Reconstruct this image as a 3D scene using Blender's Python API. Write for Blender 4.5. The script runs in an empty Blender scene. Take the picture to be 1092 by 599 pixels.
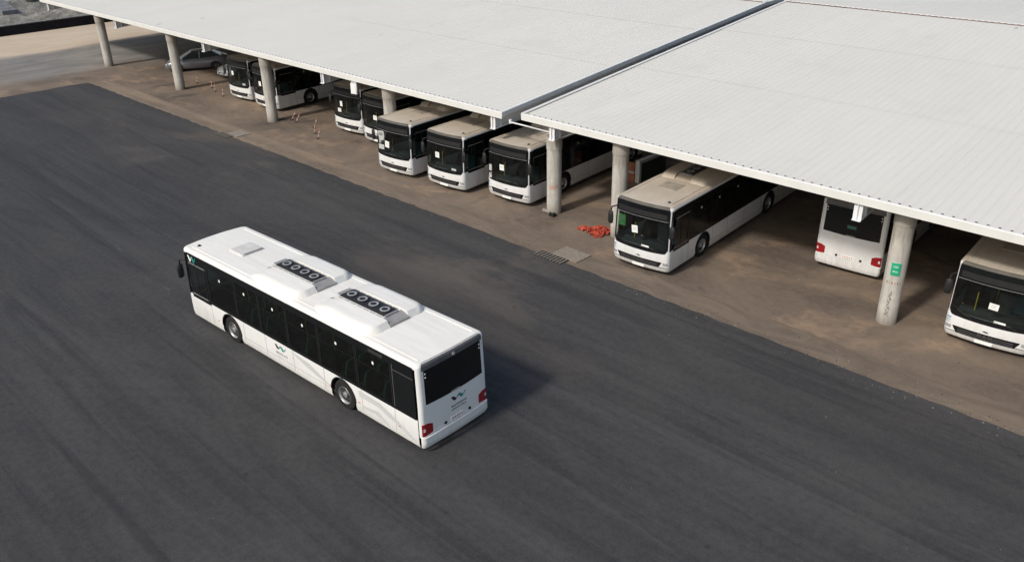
import bpy, bmesh, math, random
from mathutils import Vector, Matrix
random.seed(7)
PI = math.pi
scn = bpy.context.scene
COL = scn.collection
for blk in (bpy.data.objects,):
    for o in list(blk): blk.remove(o)

# ------------------------------------------------------------------ materials
def new_mat(name):
    m = bpy.data.materials.new(name); m.use_nodes = True
    nt = m.node_tree; nt.nodes.clear()
    out = nt.nodes.new('ShaderNodeOutputMaterial')
    return m, nt, out
def node(nt, t, **kw):
    n = nt.nodes.new(t)
    for k, v in kw.items():
        if k in n.inputs: n.inputs[k].default_value = v
        else: setattr(n, k, v)
    return n
def col4(c): return (c[0], c[1], c[2], 1.0)
def coords(nt, scale=(1, 1, 1), rot=(0, 0, 0), loc=(0, 0, 0)):
    tc = nt.nodes.new('ShaderNodeTexCoord'); mp = nt.nodes.new('ShaderNodeMapping')
    mp.inputs['Scale'].default_value = scale; mp.inputs['Rotation'].default_value = rot; mp.inputs['Location'].default_value = loc
    nt.links.new(tc.outputs['Object'], mp.inputs['Vector']); return mp.outputs['Vector']
def noise(nt, vec, scale, detail=4, rough=0.55, dist=0.0):
    n = node(nt, 'ShaderNodeTexNoise'); n.inputs['Scale'].default_value = scale
    n.inputs['Detail'].default_value = detail; n.inputs['Roughness'].default_value = rough
    n.inputs['Distortion'].default_value = dist
    nt.links.new(vec, n.inputs['Vector']); return n.outputs['Fac']
def ramp(nt, fac, a, b, ca=(0, 0, 0), cb=(1, 1, 1)):
    r = nt.nodes.new('ShaderNodeValToRGB'); e = r.color_ramp.elements
    e[0].position = a; e[0].color = col4(ca); e[1].position = b; e[1].color = col4(cb)
    nt.links.new(fac, r.inputs['Fac']); return r.outputs['Color']
def mix(nt, fac, a, b, mode='MIX'):
    m = nt.nodes.new('ShaderNodeMix'); m.data_type = 'RGBA'; m.blend_type = mode
    for i, v in ((0, fac), (6, a), (7, b)):
        if hasattr(v, 'is_linked') or hasattr(v, 'links'): nt.links.new(v, m.inputs[i])
        else: m.inputs[i].default_value = v if i == 0 else col4(v)
    return m.outputs[2]
def maprange(nt, v, a, b, c=0.0, d=1.0):
    m = nt.nodes.new('ShaderNodeMapRange')
    m.inputs['From Min'].default_value = a; m.inputs['From Max'].default_value = b
    m.inputs['To Min'].default_value = c; m.inputs['To Max'].default_value = d
    nt.links.new(v, m.inputs['Value']); return m.outputs['Result']
def mathn(nt, op, a, b):
    m = nt.nodes.new('ShaderNodeMath'); m.operation = op
    for i, v in ((0, a), (1, b)):
        if isinstance(v, (int, float)): m.inputs[i].default_value = v
        else: nt.links.new(v, m.inputs[i])
    return m.outputs[0]
def bump(nt, h, strength=0.2, dist=0.02):
    b = node(nt, 'ShaderNodeBump'); b.inputs['Strength'].default_value = strength; b.inputs['Distance'].default_value = dist
    nt.links.new(h, b.inputs['Height']); return b.outputs['Normal']
def principled(nt, out, base, rough=0.5, metal=0.0, spec=0.5, normal=None, coat=0.0):
    p = nt.nodes.new('ShaderNodeBsdfPrincipled')
    if isinstance(base, tuple): p.inputs['Base Color'].default_value = col4(base)
    else: nt.links.new(base, p.inputs['Base Color'])
    if isinstance(rough, (int, float)): p.inputs['Roughness'].default_value = rough
    else: nt.links.new(rough, p.inputs['Roughness'])
    p.inputs['Metallic'].default_value = metal
    p.inputs['Specular IOR Level'].default_value = spec
    p.inputs['Coat Weight'].default_value = coat
    if normal: nt.links.new(normal, p.inputs['Normal'])
    nt.links.new(p.outputs[0], out.inputs['Surface']); return p

def simple(name, c, rough=0.5, metal=0.0, spec=0.5, var=0.12, scale=3.0, coat=0.0):
    m, nt, out = new_mat(name)
    v = coords(nt); f = noise(nt, v, scale, 5, 0.6)
    d = tuple(x * (1 - var) for x in c); e = tuple(min(1, x * (1 + var * .6)) for x in c)
    principled(nt, out, ramp(nt, f, .3, .7, d, e), rough, metal, spec, coat=coat); return m

M = {}
M['white'] = None
def paint(name, c, dirt, amount):
    m, nt, out = new_mat(name)
    v = coords(nt)
    f = noise(nt, v, 1.3, 6, .62)
    g = noise(nt, coords(nt, (1, 1, .15)), 9, 4, .6)
    lowz = nt.nodes.new('ShaderNodeSeparateXYZ'); nt.links.new(v, lowz.inputs[0])
    low = maprange(nt, lowz.outputs['Z'], 1.0, .25, 0.0, 1.0)      # road dirt on the skirt
    dm = mathn(nt, 'MULTIPLY', low, maprange(nt, g, .35, .75))
    dm = mathn(nt, 'ADD', dm, mathn(nt, 'MULTIPLY', maprange(nt, f, .45, .8), .35))
    dm = mathn(nt, 'MULTIPLY', dm, amount)
    cc = mix(nt, dm, c, dirt)
    principled(nt, out, cc, .32, 0, .5, coat=.25); return m
M['white'] = paint('white_bus_paint', (.78, .79, .78), (.42, .37, .30), .38)
M['white_parked'] = paint('white_parked_bus_paint', (.72, .73, .73), (.40, .34, .27), .6)
def dusty_roof():
    m, nt, out = new_mat('dusty_roof_paint')
    f = noise(nt, coords(nt, (1, 1, 1)), .55, 5, .6, .3); g = noise(nt, coords(nt, (.4, 3, 1)), 4, 5, .65)
    a = ramp(nt, f, .34, .66, (.40, .345, .275), (.52, .465, .385))
    c = mix(nt, maprange(nt, g, .4, .75, 0, .3), a, (.27, .235, .19))
    principled(nt, out, c, .8, 0, .3); return m
M['roof_dusty'] = dusty_roof(); M['hatch_dusty'] = simple('dusty_dark_hatch', (.31, .275, .225), .8, 0, .3, .25, 2)
def clean_roof():
    m, nt, out = new_mat('clean_roof_paint')
    f = noise(nt, coords(nt, (.3, 2.5, 1)), 2.2, 6, .65)
    principled(nt, out, ramp(nt, f, .35, .75, (.78, .765, .72), (.68, .655, .60)), .45, 0, .4); return m
M['roof_clean'] = clean_roof()
M['black'] = simple('black_gloss_band', (.008, .009, .010), .14, 0, .45, .2)
M['black_matte'] = simple('black_rubber_trim', (.014, .014, .015), .6, 0, .4, .2)
M['rear_cap'] = simple('grey_rear_roof_cap', (.12, .12, .125), .4, 0, .4, .3, 1.5)
M['front_cap'] = simple('dusty_front_roof_cap', (.10, .092, .08), .6, 0, .3, .3, 2)
M['tyre'] = simple('tyre_rubber', (.022, .021, .021), .85, 0, .2, .3, 8)
M['rim'] = simple('steel_rim', (.42, .42, .42), .38, .55, .5, .3, 6)
M['hub'] = simple('wheel_hub_dark', (.06, .06, .06), .5, .4, .5, .3, 6)
M['chrome'] = simple('chrome_badge', (.6, .6, .62), .2, 1.0, .5, .1)
M['red'] = simple('red_lamp_lens', (.30, .008, .014), .15, 0, .6, .25, 14, .5)
M['lamp_clear'] = simple('clear_lamp_lens', (.75, .68, .66), .12, .1, .6, .2, 12, .5)
M['headlamp'] = simple('headlamp_lens', (.50, .53, .56), .10, .3, .7, .3, 16, .5)
M['fan'] = simple('fan_blade_grey', (.10, .10, .105), .5, .2, .4, .3)
M['fan_ring'] = simple('fan_ring_pale', (.38, .38, .38), .5, .2, .4, .2)
M['fan_deck'] = simple('fan_deck_black', (.020, .021, .023), .55, 0, .4, .3)
M['ac_grey'] = simple('ac_grey_metal', (.33, .32, .31), .5, .2, .4, .2)
M['interior'] = simple('interior_grey', (.055, .06, .06), .6, 0, .3, .3)
M['seat_green'] = simple('green_seat_fabric', (.04, .22, .15), .8, 0, .2, .4, 7)
M['seat_blue'] = simple('dark_teal_seat_fabric', (.03, .07, .08), .8, 0, .2, .4, 7)
M['pole_yellow'] = simple('yellow_handrail', (.45, .33, .04), .4)
M['paper'] = simple('white_paper', (.78, .79, .76), .7, 0, .3, .05)
M['paper_dim'] = simple('grey_paper', (.45, .47, .45), .7, 0, .3, .05)
M['green_card'] = simple('green_route_card', (.10, .34, .10), .6, 0, .3, .25, 12)
M['teal'] = simple('teal_decal', (.03, .28, .24), .4)
M['blue'] = simple('blue_decal', (.08, .25, .42), .4)
M['ink'] = simple('dark_decal', (.02, .025, .03), .4)
M['swoosh'] = simple('grey_swoosh_decal', (.55, .56, .56), .35, 0, .5, .08, 2)
M['orange_mark'] = simple('small_orange_mark', (.55, .17, .09), .4)
M['line_grey'] = simple('door_gap_grey', (.22, .22, .22), .6)
def glass(name, tint, gl=.03, body=.0):
    m, nt, out = new_mat(name)
    tr = node(nt, 'ShaderNodeBsdfTransparent'); tr.inputs[0].default_value = col4(tint)
    g = node(nt, 'ShaderNodeBsdfGlossy'); g.inputs['Roughness'].default_value = gl; g.inputs[0].default_value = (1, 1, 1, 1)
    fr = node(nt, 'ShaderNodeFresnel'); fr.inputs['IOR'].default_value = 1.45
    d = node(nt, 'ShaderNodeBsdfDiffuse')
    f = noise(nt, coords(nt), 2.5, 5, .6)
    nt.links.new(ramp(nt, f, .35, .75, (.02, .022, .022), (.12, .115, .10)), d.inputs[0])
    mx0 = node(nt, 'ShaderNodeMixShader'); mx0.inputs[0].default_value = body
    nt.links.new(tr.outputs[0], mx0.inputs[1]); nt.links.new(d.outputs[0], mx0.inputs[2])
    mx = node(nt, 'ShaderNodeMixShader'); nt.links.new(fr.outputs[0], mx.inputs[0])
    nt.links.new(mx0.outputs[0], mx.inputs[1]); nt.links.new(g.outputs[0], mx.inputs[2])
    nt.links.new(mx.outputs[0], out.inputs['Surface']); return m
M['tint'] = glass('tinted_side_glass', (.26, .33, .31), .03, .04)
M['screen'] = glass('windscreen_glass', (.60, .70, .69), .03, .07)
def concrete(name, c1, c2, stain, sc=3.0):
    m, nt, out = new_mat(name)
    v = coords(nt)
    f = noise(nt, v, sc, 6, .65); g = noise(nt, coords(nt, (1, 1, .12)), 7, 5, .6); h = noise(nt, v, 40, 3, .6)
    a = ramp(nt, f, .3, .7, c1, c2)
    a = mix(nt, maprange(nt, g, .5, .72, 0, .55), a, stain)
    a = mix(nt, maprange(nt, h, .3, .8, 0, .18), a, (.05, .05, .05))
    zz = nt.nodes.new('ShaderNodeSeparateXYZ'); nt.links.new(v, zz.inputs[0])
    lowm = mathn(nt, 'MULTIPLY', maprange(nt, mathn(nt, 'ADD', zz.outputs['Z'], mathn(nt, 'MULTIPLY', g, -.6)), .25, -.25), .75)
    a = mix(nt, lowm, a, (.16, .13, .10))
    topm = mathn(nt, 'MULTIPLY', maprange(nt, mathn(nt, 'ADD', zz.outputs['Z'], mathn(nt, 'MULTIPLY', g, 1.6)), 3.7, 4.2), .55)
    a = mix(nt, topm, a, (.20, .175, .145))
    principled(nt, out, a, .85, 0, .25, bump(nt, f, .3, .01)); return m
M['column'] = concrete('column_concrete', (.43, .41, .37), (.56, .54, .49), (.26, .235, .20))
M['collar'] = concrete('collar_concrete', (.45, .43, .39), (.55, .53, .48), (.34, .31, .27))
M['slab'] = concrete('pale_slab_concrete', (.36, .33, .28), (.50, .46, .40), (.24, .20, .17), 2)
M['steel_white'] = simple('white_painted_steel', (.74, .75, .76), .42, 0, .5, .07, 2)
M['fascia'] = simple('white_fascia_sheet', (.68, .68, .65), .45, 0, .4, .06, 1.2)
M['ridge_red'] = simple('red_ridge_filler', (.20, .075, .06), .8)
M['rib_shade'] = simple('rib_end_painted_shade', (.05, .048, .045), .8)  # dark colour standing in for shade inside the open rib ends
def roofsheet():
    m, nt, out = new_mat('white_corrugated_roof_sheet')
    f = noise(nt, coords(nt, (.25, .05, 1)), 1.1, 6, .65); g = noise(nt, coords(nt, (2.2, .12, 1)), 1.6, 5, .6)
    h = noise(nt, coords(nt), .35, 4, .6)
    a = ramp(nt, f, .3, .75, (.655, .637, .580), (.605, .588, .532))
    a = mix(nt, maprange(nt, g, .52, .8, 0, .3), a, (.52, .51, .47))
    sp_ = node(nt, 'ShaderNodeTexVoronoi'); sp_.inputs['Scale'].default_value = .33; nt.links.new(coords(nt, (1, .7, 1)), sp_.inputs['Vector'])
    a = mix(nt, maprange(nt, sp_.outputs['Distance'], .055, .02, 0, .6), a, (.25, .235, .21))
    a = mix(nt, maprange(nt, h, .58, .74, 0, .24), a, (.50, .485, .45))
    principled(nt, out, a, .55, 0, .35); return m
M['roof'] = roofsheet()

def asphalt():
    m, nt, out = new_mat('dusty_asphalt')
    tc = nt.nodes.new('ShaderNodeTexCoord'); xyz = nt.nodes.new('ShaderNodeSeparateXYZ'); nt.links.new(tc.outputs['Object'], xyz.inputs[0])
    streak = noise(nt, coords(nt, (.05, .55, 1), (0, 0, math.radians(5))), 1.0, 7, .62, 1.2)
    streak2 = noise(nt, coords(nt, (.07, .95, 1), (0, 0, math.radians(-9)), (4, 1, 0)), 1.0, 6, .6, 1.0)
    blot = noise(nt, coords(nt, (.13, .17, 1)), 1.0, 7, .65, .6)
    fine = noise(nt, coords(nt), 5, 7, .75); grit = noise(nt, coords(nt), 22, 4, .75)
    a = ramp(nt, streak, .36, .64, (.032, .032, .034), (.054, .0535, .054))
    a = mix(nt, maprange(nt, streak2, .53, .62, 0, .55), a, (.025, .025, .0275))
    st3 = noise(nt, coords(nt, (.022, 1.3, 1), (0, 0, math.radians(3)), (8, 3, 0)), 1.0, 5, .6, .7)
    a = mix(nt, maprange(nt, st3, .54, .63, 0, .62), a, (.021, .021, .024))
    a = mix(nt, maprange(nt, blot, .48, .72, 0, .5), a, (.070, .067, .063))
    a = mix(nt, maprange(nt, fine, .40, .68, 0, .26), a, (.076, .074, .071))
    a = mix(nt, maprange(nt, fine, .52, .35, 0, .35), a, (.028, .028, .031))
    a = mix(nt, maprange(nt, grit, .50, .72, 0, .35), a, (.125, .124, .12))
    near = maprange(nt, xyz.outputs['Y'], 16.5, 20.5, 0, 1)
    sp = noise(nt, coords(nt, (.085, .17, 1), (0, 0, 0), (3.3, 0, 0)), 1.0, 6, .6, .6)
    dm = mathn(nt, 'MULTIPLY', near, mathn(nt, 'MULTIPLY', maprange(nt, sp, .53, .66, .04, .62), maprange(nt, xyz.outputs['X'], -58, -48, .25, 1)))
    a = mix(nt, dm, a, (.130, .110, .088))
    # wide curved tyre arcs left by turning buses
    for (cx, cy, sc_, rot_) in ((-30, -22, .9, 0), (-62, 52, .75, 3)):
        vs = node(nt, 'ShaderNodeVectorMath', operation='SUBTRACT'); nt.links.new(tc.outputs['Object'], vs.inputs[0]); vs.inputs[1].default_value = (cx, cy, 0)
        ln = node(nt, 'ShaderNodeVectorMath', operation='LENGTH'); nt.links.new(vs.outputs[0], ln.inputs[0])
        cb = node(nt, 'ShaderNodeCombineXYZ'); nt.links.new(ln.outputs['Value'], cb.inputs[0])
        nt.links.new(mathn(nt, 'MULTIPLY', xyz.outputs['X'], .045), cb.inputs[1]); cb.inputs[2].default_value = rot_
        ar = noise(nt, cb.outputs[0], sc_, 4, .6, .3)
        a = mix(nt, maprange(nt, ar, .60, .72, 0, .22), a, (.026, .026, .028)); a = mix(nt, maprange(nt, ar, .40, .30, 0, .10), a, (.095, .09, .084))
    vo = node(nt, 'ShaderNodeTexVoronoi'); vo.inputs['Scale'].default_value = .55; nt.links.new(coords(nt), vo.inputs['Vector'])
    a = mix(nt, maprange(nt, vo.outputs['Distance'], .06, .02, 0, .5), a, (.020, .020, .022))
    sc = noise(nt, coords(nt, (.30, 1.5, 1), (0, 0, math.radians(14)), (5, 0, 0)), 1.0, 8, .72, 1.8)
    a = mix(nt, maprange(nt, sc, .64, .76, 0, .42), a, (.17, .168, .16))
    principled(nt, out, a, .85, 0, .25, bump(nt, fine, .3, .01)); return m
M['asphalt'] = asphalt()

def ground():
    m, nt, out = new_mat('dusty_concrete_and_sand')
    tc = nt.nodes.new('ShaderNodeTexCoord'); xyz = nt.nodes.new('ShaderNodeSeparateXYZ'); nt.links.new(tc.outputs['Object'], xyz.inputs[0])
    X, Y = xyz.outputs['X'], xyz.outputs['Y']
    f = noise(nt, coords(nt, (.22, .3, 1)), 1.0, 6, .62, .6); g = noise(nt, coords(nt, (.17, .26, 1), (0, 0, .3)), 1.6, 8, .68, .5)
    fine = noise(nt, coords(nt), 3.5, 8, .75)
    a = ramp(nt, f, .34, .66, (.112, .090, .073), (.205, .160, .121))
    a = mix(nt, maprange(nt, g, .53, .66, 0, .8), a, (.32, .225, .150))
    a = mix(nt, maprange(nt, fine, .45, .7, 0, .30), a, (.22, .175, .135))
    a = mix(nt, maprange(nt, fine, .48, .32, 0, .22), a, (.075, .064, .056))
    oil = noise(nt, coords(nt, (.45, .3, 1), (0, 0, 0), (7, 2, 0)), 1.0, 5, .6, .6)
    a = mix(nt, maprange(nt, oil, .56, .70, 0, .7), a, (.055, .050, .047))
    # zones to the west: patchy earth, grey service road, sand
    wob = mathn(nt, 'ADD', X, mathn(nt, 'MULTIPLY', mathn(nt, 'SUBTRACT', noise(nt, coords(nt, (.3, .08, 1)), 1.0, 6, .7), .5), 9.0))
    tracks = noise(nt, coords(nt, (.42, .16, 1), (0, 0, .12)), 1.0, 8, .7, 1.0)
    grey = ramp(nt, tracks, .35, .65, (.14, .138, .132), (.25, .235, .215))
    a = mix(nt, maprange(nt, wob, -70.5, -74.5), a, grey)
    sandc = ramp(nt, noise(nt, coords(nt, (.35, .16, 1)), 1.0, 8, .7, .8), .3, .7, (.42, .34, .255), (.53, .44, .34))
    wob2 = mathn(nt, 'ADD', X, mathn(nt, 'MULTIPLY', mathn(nt, 'SUBTRACT', noise(nt, coords(nt, (.3, .1, 1), (0, 0, 0), (9, 0, 0)), 1.0, 5, .6), .5), 3.5))
    a = mix(nt, maprange(nt, wob2, -82.6, -84.2), a, sandc)
    southern = maprange(nt, mathn(nt, 'ADD', Y, mathn(nt, 'MULTIPLY', fine, 3)), 24.5, 17.0)
    south = mathn(nt, 'MULTIPLY', mathn(nt, 'MULTIPLY', southern, maprange(nt, X, -66, -72)), .5)
    a = mix(nt, south, a, (.22, .185, .145))
    principled(nt, out, a, .9, 0, .2, bump(nt, fine, .25, .015)); return m
M['ground'] = ground()
def kerbmat():
    m, nt, out = new_mat('sandy_kerb_concrete')
    f = noise(nt, coords(nt, (.35, 1.1, 1)), 1.0, 9, .72, .9); g = noise(nt, coords(nt, (.08, 1, 1)), 1.3, 4, .6)
    a = ramp(nt, f, .30, .66, (.098, .080, .065), (.195, .152, .114))
    xs_ = nt.nodes.new('ShaderNodeSeparateXYZ'); nt.links.new(coords(nt), xs_.inputs[0])
    west = maprange(nt, xs_.outputs['X'], -22, -48, .15, .9)
    a = mix(nt, mathn(nt, 'MULTIPLY', west, maprange(nt, g, .42, .66, .2, 1)), a, (.29, .225, .165))
    fine = noise(nt, coords(nt), 4, 8, .75)
    a = mix(nt, maprange(nt, fine, .4, .8, 0, .3), a, (.10, .085, .07))
    principled(nt, out, a, .9, 0, .2, bump(nt, fine, .2, .01)); return m
M['kerb'] = kerbmat()
def rock():
    m, nt, out = new_mat('grey_rocky_ground')
    f = noise(nt, coords(nt), .9, 8, .7, .4)
    vo = node(nt, 'ShaderNodeTexVoronoi'); vo.inputs['Scale'].default_value = .8; nt.links.new(coords(nt, (1, 1, 1)), vo.inputs['Vector'])
    a = ramp(nt, f, .32, .68, (.17, .165, .145), (.36, .345, .31))
    a = mix(nt, maprange(nt, vo.outputs['Distance'], .0, .6, .5, 0), a, (.07, .067, .062))
    principled(nt, out, a, .95, 0, .1, bump(nt, f, 1.0, .5)); return m
M['rock'] = rock()
M['stone'] = simple('grey_boulder', (.22, .21, .19), .9, 0, .2, .4, 3)
M['wallblack'] = simple('black_bitumen_wall', (.012, .011, .014), .9, 0, .2, .4, 2)
M['chute'] = simple('dark_concrete_chute', (.17, .17, .18), .9, 0, .2, .3, 2)
M['net'] = simple('orange_safety_net', (.50, .085, .05), .7, 0, .3, .25, 10)
M['barrier_orange'] = simple('faded_orange_panel', (.42, .16, .09), .7, 0, .3, .3, 3)
M['post_red'] = simple('red_post_stripe', (.42, .12, .10), .5)
M['post_white'] = simple('white_post_stripe', (.55, .50, .46), .5)
M['sign_green'] = simple('green_sign_face', (.02, .36, .19), .45, 0, .4, .08)
M['rust'] = simple('orange_paint_scrawl', (.50, .19, .09), .8)
M['stencil'] = simple('black_stencil_paint', (.10, .098, .095), .85)
M['grate'] = simple('iron_drain_grate', (.05, .047, .044), .7, .5, .4, .4, 10)
M['tape'] = simple('pale_panel', (.58, .57, .54), .6)
M['darkpanel'] = simple('dark_green_panel', (.035, .045, .035), .6)
M['car_grey'] = simple('dark_grey_car_paint', (.20, .20, .225), .25, .3, .5, .1, 3, .6)
M['car_white'] = simple('white_car_paint', (.72, .73, .75), .3, 0, .5, .05, 3, .5)
M['car_glass'] = simple('car_glass_dark', (.03, .045, .05), .06, 0, .6, .2)
M['car_screen'] = simple('car_windscreen_painted_highlight', (.30, .44, .46), .10, 0, .6, .2)  # teal highlight on the glass, put into the base colour

# ------------------------------------------------------------------ mesh helpers
class MB:
    def __init__(s): s.v = []; s.f = []; s.m = []; s.mats = []
    def mi(s, m):
        if m not in s.mats: s.mats.append(m)
        return s.mats.index(m)
    def face(s, pts, m):
        b = len(s.v); s.v += [tuple(p) for p in pts]; s.f.append(tuple(range(b, b + len(pts)))); s.m.append(s.mi(m))
    def grid(s, rows, m, close=False):
        b = len(s.v); n = len(rows[0]); k = s.mi(m)
        for r in rows: s.v += [tuple(p) for p in r]
        for i in range(len(rows) - 1):
            for j in range(n if close else n - 1):
                j2 = (j + 1) % n
                s.f.append((b + i * n + j, b + i * n + j2, b + (i + 1) * n + j2, b + (i + 1) * n + j)); s.m.append(k)
    def box(s, x0, x1, y0, y1, z0, z1, m):
        P = [(x0, y0, z0), (x1, y0, z0), (x1, y1, z0), (x0, y1, z0), (x0, y0, z1), (x1, y0, z1), (x1, y1, z1), (x0, y1, z1)]
        b = len(s.v); s.v += P; k = s.mi(m)
        for f in ((0, 3, 2, 1), (4, 5, 6, 7), (0, 1, 5, 4), (1, 2, 6, 5), (2, 3, 7, 6), (3, 0, 4, 7)):
            s.f.append(tuple(b + i for i in f)); s.m.append(k)
    def tube(s, a, c, r, m, n=8, r2=None, caps=True):
        a = Vector(a); c = Vector(c); d = (c - a).normalized(); r2 = r if r2 is None else r2
        u = d.orthogonal().normalized(); w = d.cross(u)
        R = [[p + (u * math.cos(2 * PI * i / n) + w * math.sin(2 * PI * i / n)) * q for i in range(n)] for p, q in ((a, r), (c, r2))]
        s.grid(R, m, True)
        if caps: s.face(R[0][::-1], m); s.face(R[1], m)
    def lathe(s, c, axis, prof, m, n=24):
        # prof: list of (radius, offset along axis)
        c = Vector(c); d = Vector(axis).normalized(); u = d.orthogonal().normalized(); w = d.cross(u)
        s.grid([[c + d * o + (u * math.cos(2 * PI * i / n) + w * math.sin(2 * PI * i / n)) * r for i in range(n)] for r, o in prof], m, True)
    def build(s, name, parent=None, smooth=None, loc=None, merge=True, recalc=True):
        me = bpy.data.meshes.new(name); me.from_pydata(s.v, [], s.f)
        for m in s.mats: me.materials.append(m)
        me.polygons.foreach_set('material_index', s.m)
        bm = bmesh.new(); bm.from_mesh(me)
        if merge: bmesh.ops.remove_doubles(bm, verts=bm.verts, dist=1e-5)
        if recalc: bmesh.ops.recalc_face_normals(bm, faces=bm.faces)
        if name == 'body':
            fl_ = [f for f in bm.faces if f.normal.z < -.8 and f.calc_center_median().z > 2.8]
            if fl_: bmesh.ops.reverse_faces(bm, faces=fl_)
        bm.to_mesh(me); bm.free()
        if smooth:
            me.set_sharp_from_angle(angle=math.radians(smooth))
            me.polygons.foreach_set('use_smooth', [True] * len(me.polygons))
        o = bpy.data.objects.new(name, me); COL.objects.link(o)
        if parent: o.parent = parent
        if loc: o.location = loc
        return o
def empty(name, loc=(0, 0, 0), rz=0):
    o = bpy.data.objects.new(name, None); COL.objects.link(o); o.location = loc; o.rotation_euler = (0, 0, rz)
    o.empty_display_size = .3; return o
def tag(o, label, cat, group=None):
    o['label'] = label; o['category'] = cat
    if group: o['group'] = group
    return o
def structure(o): o['kind'] = 'structure'; return o
def copy_tree(o, parent=None):
    c = o.copy(); COL.objects.link(c)
    if parent: c.parent = parent
    for ch in list(o.children): copy_tree(ch, c)
    return c

def text_mesh(name, txt, size, mat, parent, loc, rot, ext=.002):
    cu = bpy.data.curves.new(name, 'FONT'); cu.body = txt; cu.size = size; cu.extrude = ext; cu.align_x = 'CENTER'; cu.align_y = 'CENTER'
    t = bpy.data.objects.new(name + '_tmp', cu); COL.objects.link(t)
    me = bpy.data.meshes.new_from_object(t.evaluated_get(bpy.context.evaluated_depsgraph_get()))
    bpy.data.objects.remove(t); me.materials.clear(); me.materials.append(mat)
    o = bpy.data.objects.new(name, me); COL.objects.link(o); o.parent = parent; o.location = loc; o.rotation_euler = rot
    return o

# ------------------------------------------------------------------ the bus
# local frame: +x forward, +y the bus's left, z up, origin on the ground at mid length
ZB, ZR, RR = .22, 2.86, .11
RF, RK = .18, .12
def ins(z):
    if z <= ZR - RR: return 0
    t = min(RR, z - (ZR - RR)); return RR - math.sqrt(max(0, RR * RR - t * t))
def hw(z): return 1.25 - (max(0, z - 1.1) * .012) - ins(z) - max(0, .34 - z) * .25
def xf(z): return 5.985 - .085 * (max(0, z - 1.1) / 1.7) ** 1.4 - ins(z) * .9 - max(0, .36 - z) * .5 + .015 * math.sin(PI * min(1, max(0, (z - .3) / .8)))
def xr(z): return -6.03 + max(0, z - 1.5) * .03 + ins(z) * .9 - (.055 if z < .58 else 0) + max(0, .34 - z) * .4
def P(s, z, off=0.0):
    s = s % 8; h, a, b = hw(z), xf(z), xr(z); bow = .09
    if s <= 1: x, y, nx, ny = b + RK + (a - RF - b - RK) * s, h, 0, 1
    elif s <= 2:
        t = (s - 1) * PI / 2; x, y = a - RF + RF * math.sin(t), h - RF + RF * math.cos(t); nx, ny = math.sin(t), math.cos(t)
    elif s <= 3:
        yy = h - RF; y = yy - 2 * yy * (s - 2); x = a + bow * (1 - (y / yy) ** 2); nx, ny = 1, 0
    elif s <= 4:
        t = (s - 3) * PI / 2; x, y = a - RF + RF * math.cos(t), -h + RF - RF * math.sin(t); nx, ny = math.cos(t), -math.sin(t)
    elif s <= 5: x, y, nx, ny = a - RF - (a - RF - b - RK) * (s - 4), -h, 0, -1
    elif s <= 6:
        t = (s - 5) * PI / 2; x, y = b + RK - RK * math.sin(t), -h + RK - RK * math.cos(t); nx, ny = -math.sin(t), -math.cos(t)
    elif s <= 7: yy = h - RK; y = -yy + 2 * yy * (s - 6); x = b - .03 * (1 - (y / yy) ** 2); nx, ny = -1, 0
    else:
        t = (s - 7) * PI / 2; x, y = b + RK - RK * math.cos(t), h - RK + RK * math.sin(t); nx, ny = -math.cos(t), math.sin(t)
    return Vector((x + nx * off, y + ny * off, z))
def patch(mb, s0, s1, ns, z0, z1, nz, mat, off=0.0, th=0.0):
    S = [s0 + (s1 - s0) * i / ns for i in range(ns + 1)]
    lo = z0 if callable(z0) else (lambda s: z0); hi = z1 if callable(z1) else (lambda s: z1)
    rows = [[P(s, lo(s) + (hi(s) - lo(s)) * k / nz, off) for s in S] for k in range(nz + 1)]
    mb.grid(rows, mat)
    if th:  # side walls back to the body, so it reads as a plate with thickness
        inner = [[P(s, lo(s) + (hi(s) - lo(s)) * k / nz, off - th) for s in S] for k in range(nz + 1)]
        mb.grid([rows[0], inner[0]], mat); mb.grid([rows[-1], inner[-1]], mat)
        mb.grid([[r[0] for r in rows], [r[0] for r in inner]], mat); mb.grid([[r[-1] for r in rows], [r[-1] for r in inner]], mat)
def sx(x, side=1, z=1.8):      # perimeter parameter of a length position on the left (1) or right (-1) side
    a, b = xf(z), xr(z); t = (x - b - RK) / (a - RF - b - RK)
    return t if side == 1 else 5 - t
WX = (3.33, -2.62); WR = .485; AR = .575
BELT, BTOP = 1.12, 2.70
PANES = [(4.44, 2.80), (2.72, 1.46), (1.38, -.02), (-.10, -1.61), (-1.69, -3.36), (-3.44, -4.90)]

def flat_decal(mb, pts, mat, side=1, y=1.253):   # polygon in (x,z) standing on the flat skirt
    mb.face([(x, side * y, z) for x, z in pts], mat); mb.face([(x, side * (y + .002), z) for x, z in pts], mat)
def emblem_poly(k=1.0):
    # two slanted strokes with thin returns, left pair dark, right pair teal (unit box 0..2 x 0..1)
    A = [(.0, .90), (.12, 1.0), (.30, 1.0), (.50, .70), (.72, .20), (.62, .0), (.36, .0), (.20, .40)]
    B = [(.60, .0), (.66, .30), (1.00, 1.0), (1.06, .80)]
    off = .92
    C = [(x + off, y) for x, y in A]; D = [(x + off, y) for x, y in B]
    return A, B, C, D
def emblem_rear(mb, yc, zc, w, h, darkm, tealm):
    A, B, C, D = emblem_poly()
    for poly, m in ((A, darkm), (B, darkm), (C, tealm), (D, tealm)):
        mb.face([(xr(zc + h / 2) - .036 - (0.0 if m is darkm else .001), yc + w / 2 - x / 2 * w, zc + y * h) for x, y in poly], m)
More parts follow.
